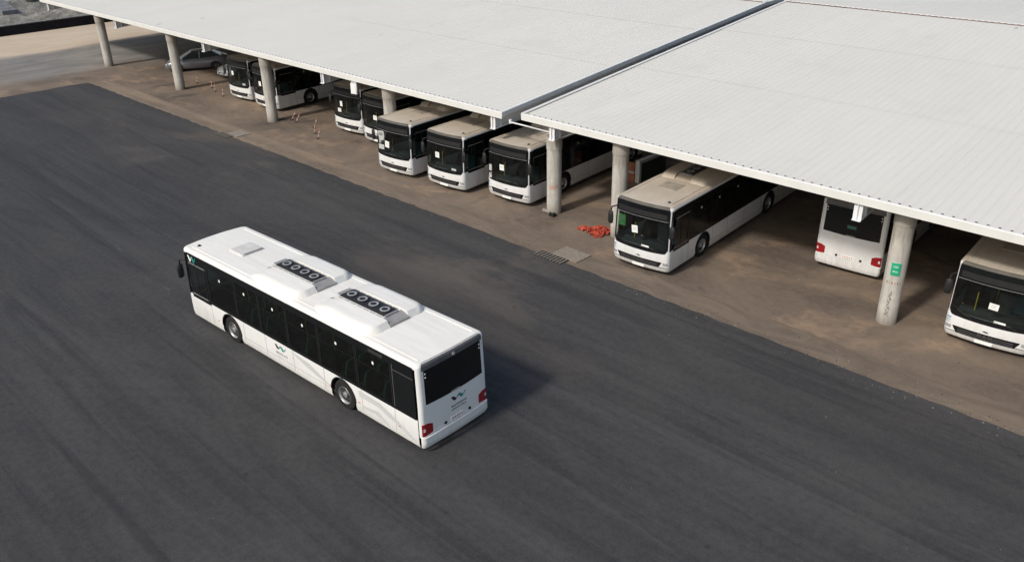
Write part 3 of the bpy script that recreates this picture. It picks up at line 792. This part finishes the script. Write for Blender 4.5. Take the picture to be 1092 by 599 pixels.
front_card(buses['B'], 'windscreen_paper', .0, 1.65, .30, .26, M['paper'], 0, L1)
front_card(buses['Y'], 'windscreen_paper', -.25, 1.70, .24, .30, M['paper'], 0)
front_card(buses['Z'], 'windscreen_paper', -.40, 1.85, .22, .28, M['paper'], 0)
front_card(buses['Z'], 'windscreen_paper', .75, 1.22, .34, .12, M['paper_dim'], 0)
f = MB(); xw = xr(1.9) - .05
f.face([(xw, .18, 1.86), (xw, -.18, 1.86), (xw, -.18, 2.02), (xw, .18, 2.02)], M['darkpanel'])
for k in range(5): f.face([(xw - .003, .15 - k * .06, 1.90), (xw - .003, .11 - k * .06, 1.90), (xw - .003, .11 - k * .06, 1.97), (xw - .003, .15 - k * .06, 1.97)], M['teal'])
f.build('rear_window_sticker', buses['G'], None, recalc=False)

# ------------------------------------------------------------------ ground
def sheet(name, x0, x1, y0, y1, z, mat, nx=1, ny=1):
    b = MB(); b.grid([[(x0 + (x1 - x0) * i / nx, y0 + (y1 - y0) * j / ny, z) for i in range(nx + 1)] for j in range(ny + 1)], mat)
    return structure(b.build(name))
sheet('ground', -1500, 1500, -1500, 1500, 0.0, M['ground'], 8, 8)
KY = 23.82
# asphalt yard: a 6 cm thick sheet whose edges wander a little where it was rolled against the apron
b = MB(); random.seed(11)
top = []; n = 420
x = -68.3
ph = [random.uniform(0, 6) for _ in range(6)]
def wob(t): return .016 * math.sin(t * .5 + ph[0]) + .016 * math.sin(t * 2.3 + ph[1]) + .030 * math.sin(t * 5.1 + ph[2]) + .015 * math.sin(t * 11 + ph[3])
edge = [(-68.3 + i * .4, KY + wob(-68.3 + i * .4)) for i in range(400)]
edge[0] = (-68.1, KY - .1)
left = [(-68.3 + 3.2 * wob(y * .5) - (0.05 * max(0, 18 - y)), y) for y in [-60 + i * .8 for i in range(104)]]
poly = [(-68.6 - 0, -60.5)] + left + edge + [(92, -60.5)]
ZA = .045
b.face([(p[0], p[1], ZA) for p in poly], M['asphalt'])
for i in range(len(poly) - 1): b.face([(poly[i][0], poly[i][1], ZA), (poly[i + 1][0], poly[i + 1][1], ZA), (poly[i + 1][0], poly[i + 1][1], -.01), (poly[i][0], poly[i][1], -.01)], M['asphalt'])
structure(b.build('asphalt_yard'))
# kerb strip of cast concrete with sand on it
b = MB(); random.seed(12)
x = -67.9
while x < 60:
    w = random.uniform(7, 13); dz = random.uniform(-.006, .006)
    b.box(x, x + w - .006, KY - .3, 25.15 + random.uniform(-.03, .03), -.02, .028 + dz * .4, M['kerb']); x += w
structure(b.build('kerb_strip'))

# ------------------------------------------------------------------ canopies
SK = -.06
def canopy(name, x0, x1, zf, beams, label):
    root = empty(name, ((x0 + x1) / 2, 26.95, 0)); inv = -Vector(root.location)
    yf, yr, zr = 26.95, 52.7, zf + 1.62; sl = (zr - zf) / (yr - yf)
    cx = (x0 + x1) / 2
    def Q(x, y, z): return (x + SK * (y - yf) - cx, y - yf, z)
    z_front = zf
    def zt(y): return z_front + sl * (y - yf) if y <= yr else zr - .15 * sl * (y - yr)
    ye = 2 * yr - yf
    # corrugated sheets in lapped lengths
    PITCH, RH = .333, .014
    prof = []; x = x0 + .12
    while x < x1 - .14:
        prof += [(x, 0), (x + .19, 0), (x + .23, RH), (x + .28, RH), (x + .32, 0)]; x += PITCH
    s = MB(); runs = [(27.07, 35.9, 0), (35.7, 44.6, .008), (44.4, yr - .12, .016)]
    for (ya, yb, dz) in runs:
        for mir in (0, 1):
            A, B = (ya, yb) if not mir else (2 * yr - ya, 2 * yr - yb)
            s.grid([[Q(px, A, zt(A) + dz + pz - .03) for px, pz in prof], [Q(px, B, zt(B) + dz + pz - .03) for px, pz in prof]], M['roof'])
    # painted shade of open rib ends at the eaves, red fillers at the ridge
    r2 = MB()
    x = x0 + .12
    while x < x1 - .14:
        for (yy, mm, bld, hh) in ((27.066, M['rib_shade'], s, .0),):
            bld.face([Q(x + .185, yy - .004, zt(yy) - .026), Q(x + .325, yy - .004, zt(yy) - .026), Q(x + .288, yy - .004, zt(yy) + .042), Q(x + .222, yy - .004, zt(yy) + .042)], mm)
        r2.face([Q(x + .17, yr - .16, zt(yr) + .016), Q(x + .34, yr - .16, zt(yr) + .016), Q(x + .34, yr - .118, zt(yr) + .046), Q(x + .17, yr - .118, zt(yr) + .046)], M['ridge_red'])
        x += PITCH
    s.build('roof_sheet', root, None, recalc=False)
    s = r2
    s.grid([[Q(x0, yr - .11, zt(yr) + .028), Q(x1, yr - .11, zt(yr) + .028)], [Q(x0, yr, zt(yr) + .062), Q(x1, yr, zt(yr) + .062)], [Q(x0, yr + .11, zt(yr) + .028), Q(x1, yr + .11, zt(yr) + .028)]], M['fascia'])
    s.build('ridge_cap', root, None)
    # fascia all round: face, top flange, bottom return
    FH = .28
    def prism(bld, pts_a, pts_b, mat):
        bld.grid([pts_a, pts_b], mat, True); bld.face(pts_a, mat); bld.face(pts_b, mat)
    for ys, sg in ((yf, 1), (ye, -1)):
        s = MB(); zf = zt(ys)
        sec = [(0, -FH), (0, -.012), (.02, .012), (.115, .016), (.115, -.02), (.03, -.03), (.03, -FH + .02), (.14, -FH + .02), (.14, -FH)]
        prism(s, [Q(x0, ys + sg * dy, zf + dz) for dy, dz in sec], [Q(x1, ys + sg * dy, zf + dz) for dy, dz in sec], M['fascia'])
        s.build('fascia', root, None)
    zf = zt(yf)
    for xe, sg in ((x0, 1), (x1, -1)):
        s = MB()
        for (ya, yb) in ((yf + .002, yr), (yr, ye - .002)):
            sec = [(0, -.22), (0, -.17), (-.015, -.165), (-.015, .015), (.0, .035), (.16, .035), (.16, .0), (.03, -.01), (.03, -.22)]
            prism(s, [Q(xe + sg * dx, ya, zt(ya) + dz) for dx, dz in sec], [Q(xe + sg * dx, yb, zt(yb) + dz) for dx, dz in sec], M['fascia'])
        s.build('verge_trim', root, None)
    # steel beams under the roof
    for bx in beams:
        s = MB(); hb, wb = .82, .30
        for (ya, yb) in ((yf + .05, yr), (yr, ye - .05)):
            def I(y):
                zz = zt(y) - .085
                pts = [(-wb / 2, 0), (wb / 2, 0), (wb / 2, -.03), (.015, -.03), (.015, -hb + .03), (wb / 2, -hb + .03), (wb / 2, -hb), (-wb / 2, -hb), (-wb / 2, -hb + .03), (-.015, -hb + .03), (-.015, -.03), (-wb / 2, -.03)]
                return [Q(bx + dx, y, zz + dz) for dx, dz in pts]
            prism(s, I(ya), I(yb), M['steel_white'])
        # stiffener plates at the front end
        for dy in (.12, .55):
            s.box(bx + SK * dy - cx - wb / 2, bx + SK * dy - cx + wb / 2, dy, dy + .015, zt(yf) - .085 - hb + .03, zt(yf) - .115, M['steel_white'])
        s.build('roof_beam', root, None)
    # purlins running along the canopy
    s = MB(); y = yf + 1.2
    while y < ye - 1:
        z = zt(y) - .075; s.box(x0 + SK * (y - yf) - cx + .3, x1 + SK * (y - yf) - cx - .3, y - yf - .03, y - yf + .03, z - .16, z + .01 - .012, M['steel_white']); y += 2.45
    s.build('purlins', root, None)
    tag(root, label, 'canopy'); return root
canopy('bus_canopy', -84.0, -27.30, 4.34, (-82.7, -69.03, -55.35, -41.66, -28.0), 'long white corrugated canopy on the left, sheltering the rows of closely parked buses')
canopy('bus_canopy', -26.08, 30.0, 4.52, (-24.35, -10.67, 3.0, 16.7, 28.6), 'white corrugated canopy on the right, over the column with the green sign')
s = MB(); s.tube((-27.1, 27.35, 3.86), (-24.55, 27.35, 3.86), .035, M['steel_white'], 8)
s.box(-27.2, -27.08, 27.30, 27.40, 3.8, 3.98, M['steel_white']); s.box(-24.56, -24.45, 27.30, 27.40, 3.8, 3.98, M['steel_white'])
tag(s.build('conduit_pipe', None, 40), 'thin white pipe bridging the gap between the two canopies', 'pipe')

# floodlight hanging from the left canopy's edge
fl = empty('floodlight', (-38.40, 26.86, 0))
s = MB(); s.box(-.20, .20, -.05, .06, 3.42, 3.98, M['steel_white']); s.box(-.16, .16, -.062, -.05, 3.46, 3.94, M['paper'])
o = s.build('lamp_housing', fl, None); o.rotation_euler = (0, 0, math.radians(12))
s = MB(); s.box(-.24, -.21, -.01, .03, 3.65, 4.05, M['steel_white']); s.box(.21, .24, -.01, .03, 3.65, 4.05, M['steel_white']); s.box(-.24, .24, -.01, .03, 4.02, 4.05, M['steel_white'])
s.build('bracket', fl, None); tag(fl, 'small white floodlight hanging under the left canopy edge above a parked bus', 'floodlight')

# ------------------------------------------------------------------ columns
def column(x, y, h, label, collar=True, r=.335):
    root = empty('concrete_column', (x, y, 0))
    s = MB(); hc = h - (.55 if collar else 0)
    s.lathe((0, 0, -.05), (0, 0, 1), [(r + .008, 0), (r + .006, .10), (r, .13), (r, hc * .5 + .05), (r, hc + .05)], M['column'], 36)
    s.face([(r * math.cos(2 * PI * i / 36), r * math.sin(2 * PI * i / 36), hc) for i in range(36)], M['column'])
    s.build('shaft', root, 40)
    if collar:
        s = MB(); s.lathe((0, 0, hc), (0, 0, 1), [(0, .0), (r + .022, .0), (r + .022, .53), (r + .01, .55), (0, .55)], M['collar'], 36); s.build('collar', root, 40)
    tag(root, label, 'column', 'canopy columns'); return root
column(-72.9, 27.43, 4.0, 'leftmost concrete column, standing before the pale sand')
column(-60.8, 27.5, 4.0, 'concrete column in front of the dark grey car')
column(-48.25, 27.4, 4.0, 'concrete column in front of the second bus from the left, two striped posts at its foot')
column(-36.25, 27.5, 4.0, 'concrete column half hidden behind the roof of a parked bus')
c5 = column(-24.76, 27.68, 3.60, 'concrete column with an orange scrawl, near the canopy gap')
c6 = column(-20.95, 27.55, 4.2, 'concrete column rising behind the left front corner of the bus with the green card')
c7 = column(-9.36, 27.79, 4.2, 'concrete column carrying the green sign')
def around(r, ang, z): return (r * math.cos(ang), r * math.sin(ang), z)
# sign on the column, facing the camera side
AZ = math.radians(-72)
s = MB(); n = 8
A0, A1 = AZ - .42, AZ + .42
s.grid([[around(.362, A0 + (A1 - A0) * i / n, z) for i in range(n + 1)] for z in (1.90, 2.36)], M['sign_green'])
s.grid([[around(.345, A0 + (A1 - A0) * i / n, z) for i in range(n + 1)] for z in (1.89, 2.37)], M['fascia'])
for j in (0, n): s.grid([[around(.362, A0 + (A1 - A0) * j / n, z) for z in (1.90, 2.36)], [around(.345, A0 + (A1 - A0) * j / n, z) for z in (1.90, 2.36)]], M['fascia'])
sg = s.build('column_sign', c7, None)
s = MB(); random.seed(4)
for zc in (2.20, 2.03):
    a = A0 + .2
    while a < A1 - .22:
        w = random.uniform(.05, .12); h = random.uniform(.03, .07)
        s.grid([[around(.3655, a, zc), around(.3655, a + w, zc)], [around(.3655, a, zc + h * .5), around(.3655, a + w, zc + h * .5)]], M['paper'])
        if random.random() < .5: s.grid([[around(.3655, a, zc + h), around(.3655, a + .03, zc + h)], [around(.3655, a, zc + h + .025), around(.3655, a + .03, zc + h + .025)]], M['paper'])
        a += w + .015
s.build('sign_lettering', sg, None)
s = MB(); random.seed(6)
for k in range(6):
    a = A0 - .25 + k * .26; s.grid([[around(.338, a, 1.56), around(.338, a + .08, 1.56)], [around(.338, a + .03, 1.66), around(.338, a + .11, 1.66)]], M['rust'] if k % 2 else M['stencil'])
s.build('paint_marks', c7, None)
s = MB()
for k in range(30):
    z = .36 + k * .031; a = AZ - .1 + random.uniform(-.16, .12); w = random.uniform(.05, .16)
    s.grid([[around(.3375, a, z), around(.3375, a + w, z)], [around(.3375, a + random.uniform(-.04, .04), z + random.uniform(.02, .05)), around(.3375, a + w, z + .03)]], M['stencil'])
s.build('stencil_lettering', c7, None)
s = MB(); random.seed(9)
pp = None
for k in range(16):
    a = math.radians(-88) + k * .075; z = 1.30 + random.uniform(-.14, .14)
    if pp: s.grid([[around(.3385, pp[0], pp[1]), around(.3385, a, z)], [around(.3385, pp[0], pp[1] + .07), around(.3385, a, z + .07)]], M['rust'])
    pp = (a, z)
s.build('orange_scrawl', c5, None)
s = MB(); s.box(.12, .42, -.50, -.34, 0, .16, M['black_matte']); s.box(-.36, .3, -.40, -.34, .08, .2, M['column']); s.build('base_bracket', c5, None)

# ------------------------------------------------------------------ drains
def drain(x, y, label, sc=1.0):
    root = empty('storm_drain', (x, y, 0))
    s = MB(); s.box(-.35 * sc, 1.15 * sc, -.25, .70, 0, .062, M['slab'])
    
    s.build('concrete_frame', root, None)
    s = MB()
    s.box(-.95 * sc, .75 * sc, -.80, -.26, 0, .060, M['grate'])
    for k in range(9): s.box((-.90 + k * .19) * sc, (-.84 + k * .19) * sc, -.78, -.29, .060, .072, M['slab'])
    s.build('grating', root, None); tag(root, label, 'drain', 'storm drains at the kerb'); return root
drain(-21.4, 24.35, 'storm drain with pale concrete frame at the kerb, below the orange net', .9)
drain(-47.6, 24.2, 'storm drain at the kerb, far left in front of the striped posts', .8)

# loose stones and crumbs along the ragged asphalt edge and over the apron
b = MB(); random.seed(77)
for k in range(2600):
    t = random.random()
    x = -4 - 64 * random.random() ** 1.3 + random.uniform(0, 8)
    if t < .6: y = KY + abs(random.gauss(0, .35)) * random.choice((1, 1, 1, -1)); z = .03 if y > KY else ZA
    elif t < .85: y = random.uniform(25.2, 33); z = 0
    elif random.random() < .5: y = random.uniform(6, 23.5); z = ZA
    else: continue
    r = random.choice((.012, .014, .018, .024)) * random.uniform(.6, 1.3) * (.75 if t > .85 else 1)
    m_ = random.choice((M['stone'], M['slab'], M['grate'])) if t < .85 else random.choice((M['stone'], M['stone'], M['grate']))
    P6 = [Vector((x + r * math.cos(a) * random.uniform(.7, 1.3), y + r * math.sin(a) * random.uniform(.7, 1.3), z)) for a in (0, 1.57, 3.14, 4.71)]
    ap = Vector((x, y, z + r * .9))
    for q in range(4): b.face([P6[q], P6[(q + 1) % 4], ap], m_)
o = b.build('gravel', None, None); o['kind'] = 'stuff'; o['label'] = 'loose stones and crumbs scattered along the asphalt edge and the dusty apron'; o['category'] = 'gravel'

# ------------------------------------------------------------------ orange net heap
b = MB(); random.seed(21)
def hnet(u, v):
    r = math.hypot(u / 1.15, v / .62); return max(0, 1 - r) ** .7 * (.22 + .12 * math.sin(7 * u + 3 * v) + .10 * math.sin(13 * v - 5 * u) + .05 * math.sin(23 * u))
N = 60
def npt(i, j):
    u = -1.2 + 2.4 * i / N; v = -.68 + 1.36 * j / 36
    k = 1 + .16 * math.sin(i * 1.7) * math.cos(j * 1.3)
    return Vector((u * k + .06 * math.sin(j * 2.1), v * k + .06 * math.sin(i * 1.9), .03 + max(0, hnet(u, v) + random.Random(i * 97 + j).uniform(-.05, .07))))
def inside(i, j):
    u = -1.2 + 2.4 * i / N; v = -.68 + 1.36 * j / 36; return math.hypot(u / (.92 + .22 * math.sin(j * .35) + .10 * math.sin(j * 1.3)), v / (.48 + .14 * math.sin(i * .22 + 1) + .07 * math.sin(i * .9))) < 1
for i in range(N):
    for j in range(36):
        if not inside(i, j): continue
        p = npt(i, j)
        for q in ((i + 1, j), (i, j + 1)):
            if inside(*q): 
                e = npt(*q); w = Vector((0, 0, .02)); d = (e - p).normalized().cross(Vector((0, 0, 1))) * .014
                b.face([p - d, p + d, e + d, e - d], M['net'])
        if random.random() < .5:
            b.face([npt(i, j), npt(i + 1, j), npt(i + 1, j + 1), npt(i, j + 1)], M['net'])
net = b.build('safety_net', None, None, (-21.75, 27.2, 0)); net.rotation_euler = (0, 0, .45); net.scale = (.85, .95, .60)
tag(net, 'crumpled heap of orange plastic safety net beside the concrete column', 'safety net')

# ------------------------------------------------------------------ striped posts
def post(x, y, lx, ly, label):
    root = empty('striped_post', (x, y, 0)); s = MB(); n = 5
    d = Vector((lx, ly, .60))
    for k in range(n): s.tube(d * (k / n), d * ((k + 1) / n), .028, M['post_red'] if k % 2 == 0 else M['post_white'], 8)
    s.build('post', root, None)
    s = MB(); s.lathe((0, 0, 0), (0, 0, 1), [(.10, 0), (.095, .02), (.04, .05), (0, .05)], M['black_matte'], 12); s.build('foot', root, None)
    return tag(root, label, 'hazard post', 'red and white posts near the columns')
for (x, y, lx, ly, lab) in (
    (-61.62, 29.2, .05, .1, 'striped post right behind the second column, farthest left of the striped posts'),
    (-59.4, 29.2, -.02, .06, 'striped post before the white car, left one of two close together'),
    (-58.2, 28.8, .06, .02, 'striped post before the white car, right one of two close together'),
    (-56.5, 28.5, -.1, .1, 'striped post nearest to the leftmost parked bus'),
    (-47.55, 28.3, .34, .18, 'leaning striped post touching the foot of the third column'),
    (-46.9, 28.2, .32, .16, 'leaning striped post just right of the third column'),
    (-45.05, 28.3, .24, .12, 'slanting striped post midway between the third column and the close pair of buses'),
    (-43.9, 27.6, .0, .02, 'upright striped post left of the close pair of buses'),
    (-42.9, 27.1, .20, .10, 'striped post nearest to the close pair of buses')):
    post(x, y, lx, ly, lab)

# ------------------------------------------------------------------ pale-edged enclosure with orange panel, behind the bus with the green card
kx = empty('low_enclosure', (-24.4, 34.2, 0))
s = MB(); s.box(.05, .13, -.75, 1.5, .0, 1.0, M['darkpanel']); s.box(-1.3, .05, 1.4, 1.48, 0, 1.0, M['darkpanel']); s.build('dark_panel', kx, None)
s = MB(); s.box(-.02, .24, -.88, -.72, 0, 1.14, M['tape']); s.box(-.02, .24, -.72, 1.6, 1.0, 1.14, M['tape']); s.box(-1.4, -.02, 1.46, 1.6, 1.0, 1.14, M['tape']); s.build('pale_frame', kx, None)
s = MB(); s.box(-.50, -.06, -.90, -.84, 0, 1.0, M['barrier_orange']); s.box(-.50, -.06, -.93, -.90, .45, .55, M['tape']); s.build('orange_panel', kx, None)
tag(kx, 'low pale-framed enclosure with a faded orange panel, behind the bus with the green card', 'enclosure')

# ------------------------------------------------------------------ cars
def make_car(pm, screen):
    root = empty('parked_car'); L = 4.7
    hood = [(-2.35, .62, .70), (-2.28, .93, .78), (-2.0, 1.02, .84), (-1.5, 1.03, .88), (-.8, .98, .90), (.0, .95, .90), (.9, .93, .90), (1.2, .90, .89), (1.7, .84, .86), (2.1, .74, .80), (2.3, .58, .70), (2.36, .45, .62)]
    b = MB(); rows = []
    for x, z, w in hood:
        zl = .22 if abs(x) < 2.2 else .30
        half = [(w * .90, zl), (w * .99, .36), (w, .55 if z > .6 else z * .8), (w * .97, z * .9), (w * .86, z * .985), (w * .4, z + .02)]
        rows.append([(x, -y, zz) for y, zz in half] + [(x, y, zz) for y, zz in half[::-1]])
    b.grid(rows, pm); b.face(rows[0], pm); b.face(rows[-1], pm)
    for wx in (-1.38, 1.42):
        for sd in (1, -1): b.lathe((wx, sd * .80, .33), (0, sd, 0), [(.0, .105), (.37, .105), (.37, .09)], M['black_matte'], 20)
    b.build('body', root, 50)
    # cabin
    cab = [(-1.95, 1.0, .66), (-1.25, 1.38, .60), (-.5, 1.46, .60), (.3, 1.42, .60), (1.25, .93, .68)]
    b = MB()
    b.grid([[(x, -w * .97, z), (x, -w * .5, z + .035), (x, 0, z + .045), (x, w * .5, z + .035), (x, w * .97, z)] for x, z, w in cab[1:4]], pm)
    for sd in (1, -1):
        for (p, q, wdt) in (((-1.25, 1.38), (-1.95, 1.0), .05), ((.3, 1.42), (1.25, .93), .05), ((-.30, 1.45), (-.25, .92), .06)):
            b.tube((p[0], sd * .585, p[1]), (q[0], sd * .74 if q[1] < .95 else sd * .68, q[1] - .04), .035, pm, 6)
    b.build('roof', root, 50)
    b = MB()
    for sd in (1, -1):
        b.face([(-1.9, sd * .72, .93), (1.2, sd * .80, .90), (.3, sd * .585, 1.41), (-.5, sd * .585, 1.45), (-1.25, sd * .585, 1.37)], M['car_glass'])
    b.build('side_window', root, None)
    b = MB(); b.grid([[(1.28, y, .93 - .03 * abs(y)) for y in (-.78, -.3, .3, .78)], [(.3, y * .76, 1.43) for y in (-.78, -.3, .3, .78)]], screen); b.build('windscreen', root, None)
    b = MB(); b.grid([[(-1.98, y, .98) for y in (-.72, 0, .72)], [(-1.24, y * .8, 1.39) for y in (-.72, 0, .72)]], M['car_glass']); b.build('rear_window', root, None)
    for wx in (-1.38, 1.42):
        for sd in (1, -1):
            b = MB(); c = (wx, sd * .80, .32)
            b.lathe(c, (0, sd, 0), [(.0, -.1), (.30, -.1), (.32, -.07), (.32, .07), (.30, .115), (.215, .115), (.21, .09)], M['tyre'], 24); w = b.build('wheel', root, 40)
            b = MB(); b.lathe(c, (0, sd, 0), [(.215, .112), (.19, .10), (.06, .09), (.05, .11), (.0, .11)], M['rim'], 20)
            b.build('rim', w, 40)
    for sd in (1, -1):
        b = MB(); b.face([(2.22, sd * .80, .55), (2.36, sd * .45, .50), (2.34, sd * .42, .60), (2.12, sd * .82, .70)], M['headlamp']); b.face([(2.225, sd * .80, .56), (2.364, sd * .45, .51), (2.344, sd * .42, .61), (2.124, sd * .825, .71)], M['headlamp']); b.build('headlight', root, None)
        b = MB(); b.box(.95, 1.15, min(sd * .86, sd * 1.04), max(sd * .86, sd * 1.04), .90, 1.02, pm); b.build('wing_mirror', root, None)
        b = MB(); b.box(-2.36, -2.2, min(sd * .5, sd * .76), max(sd * .5, sd * .76), .68, .82, M['red']); b.build('tail_light', root, None)
    b = MB(); b.box(2.30, 2.375, -.40, .40, .34, .47, M['black_matte']); b.box(2.36, 2.385, -.24, .24, .36, .44, M['paper']); b.build('grille', root, None)
    return root
car = make_car(M['car_grey'], M['car_screen'])
# front at about (-67.1, 30.4), tail toward (-65, 34.5)
h = math.atan2(-.87, -.49)
car.rotation_euler = (0, 0, h); car.location = (-67.35 - 2.3 * math.cos(h), 29.7 - 2.3 * math.sin(h), 0)
tag(car, 'dark grey saloon car parked behind the second column', 'car')
car2 = make_car(M['car_white'], M['car_screen'])
car2.rotation_euler = (0, 0, HDG); car2.location = (-61.4 + .0 + 2.3 * .068 * -1, 31.2 + 2.3, 0)
tag(car2, 'white car nose-out between the dark grey car and the leftmost bus', 'car')

# ------------------------------------------------------------------ far left: black wall and rocky ground
b = MB(); b.grid([[(-94.4 - .0, -60, 0), (-94.4, 120, 0)], [(-94.4, -60, 0.85), (-94.4, 120, 0.85)], [(-94.9, -60, 0.85), (-94.9, 120, 0.85)], [(-94.9, -60, 0), (-94.9, 120, 0)]], M['wallblack'])
b.face([(-94.4, 120, 0), (-94.4, 120, 0.85), (-94.9, 120, 0.85), (-94.9, 120, 0)], M['wallblack'])
tag(b.build('boundary_wall'), 'low black wall along the far side of the pale sand', 'wall')
import mathutils.noise as mn
b = MB(); rows = []
xs = [-94.95 - 80 * (i / 70) ** 1.6 for i in range(71)] + [-230, -320, -450]
ys = [-60 + i * 1.0 for i in range(181)]
def zrock(x, y):
    d = -94.95 - x; base = .7 + d * .17
    n_ = mn.fractal(Vector((x * .22, y * .22, 0)), 1.0, 2.0, 5) * .45 + abs(mn.noise(Vector((x * .9, y * .8, 3)))) * .55
    return base + min(1, d / 1.5) * n_
for x in xs: rows.append([(x, y, zrock(x, y)) for y in ys])
b.grid(rows, M['rock']); structure(b.build('rocky_hillside', None, None))
random.seed(31)
for k in range(26):
    x = random.uniform(-112, -96.5); y = random.uniform(20, 52)
    b = MB(); r = random.uniform(.25, .9)
    rr = []
    for i in range(7):
        t = PI * i / 6
        rr.append([(r * math.sin(t) * math.cos(2 * PI * j / 8) * random.uniform(.75, 1.15), r * math.sin(t) * math.sin(2 * PI * j / 8) * random.uniform(.75, 1.15), r * .65 * math.cos(t)) for j in range(8)])
    b.grid(rr, M['stone'], True)
    o = b.build('boulder', None, None, (x, y, zrock(x, y) + r * .1)); tag(o, 'grey boulder lying on the rocky ground beyond the black wall', 'boulder', 'boulders beyond the wall')
b = MB(); c0 = Vector((-101.2, 30.6)); 
pts0 = [(x, zrock(x, 28.6) + .35) for x in (-98.5, -104, -110, -118, -128)]
for (y0, y1, zz, m_) in ((27.9, 29.3, 0, M['chute']),):
    b.grid([[(x, y0, z) for x, z in pts0], [(x, y1, z) for x, z in pts0]], m_)
    b.grid([[(x, y0, z) for x, z in pts0], [(x, y0, z - 1.6) for x, z in pts0]], m_); b.grid([[(x, y1, z) for x, z in pts0], [(x, y1, z - 1.6) for x, z in pts0]], m_)
    b.face([(pts0[0][0], y0, pts0[0][1]), (pts0[0][0], y1, pts0[0][1]), (pts0[0][0], y1, pts0[0][1] - 1.6), (pts0[0][0], y0, pts0[0][1] - 1.6)], m_)
tag(b.build('drainage_chute'), 'straight dark concrete chute running up the rocky hillside', 'chute')

# ------------------------------------------------------------------ camera
f_, pit, roll, yaw, Hc = 922.3722131903481, math.radians(26.22135112788136), math.radians(-1.1421507831757078), math.radians(-44.897870079879915), 14.783108568977601
Fv = Vector((math.sin(yaw) * math.cos(pit), math.cos(yaw) * math.cos(pit), -math.sin(pit)))
Rv = Vector((math.cos(yaw), -math.sin(yaw), 0)); Uv = Rv.cross(Fv)
R2 = Rv * math.cos(roll) + Uv * math.sin(roll); U2 = -Rv * math.sin(roll) + Uv * math.cos(roll)
cd = bpy.data.cameras.new('camera'); cam = bpy.data.objects.new('camera', cd); COL.objects.link(cam)
mat3 = Matrix((R2, U2, -Fv)).transposed(); cam.matrix_world = Matrix.Translation((0, 0, Hc)) @ mat3.to_4x4()
cd.sensor_width = 36; cd.lens = f_ / 1092 * 36; cd.clip_end = 4000; cd.clip_start = .1
scn.camera = cam

# ------------------------------------------------------------------ light
sv = Vector((-.08, -1.08, 1.0)).normalized(); elev = math.asin(sv.z); az = math.atan2(sv.x, sv.y)
w = bpy.data.worlds.new('World'); scn.world = w; w.use_nodes = True; nt = w.node_tree
bg = nt.nodes['Background']; sky = nt.nodes.new('ShaderNodeTexSky'); sky.sky_type = 'NISHITA'; sky.sun_disc = False
sky.sun_elevation = elev; sky.sun_rotation = az; sky.air_density = 1.3; sky.dust_density = 3.0; sky.ozone_density = 1.0
nt.links.new(sky.outputs[0], bg.inputs[0]); bg.inputs[1].default_value = .135
ld = bpy.data.lights.new('sun', 'SUN'); ld.energy = 2.65; ld.angle = math.radians(6); ld.color = (1.0, .95, .88)
lo = bpy.data.objects.new('sun', ld); COL.objects.link(lo); lo.rotation_euler = (-sv).to_track_quat('-Z', 'Y').to_euler(); lo.location = (0, 0, 40)
scn.view_settings.view_transform = 'Standard'; scn.view_settings.look = 'None'; scn.view_settings.gamma = 1; scn.view_settings.exposure = 0
scn.view_settings.use_curve_mapping = False
scn.render.engine = 'CYCLES'
scn.cycles.transparent_max_bounces = 12
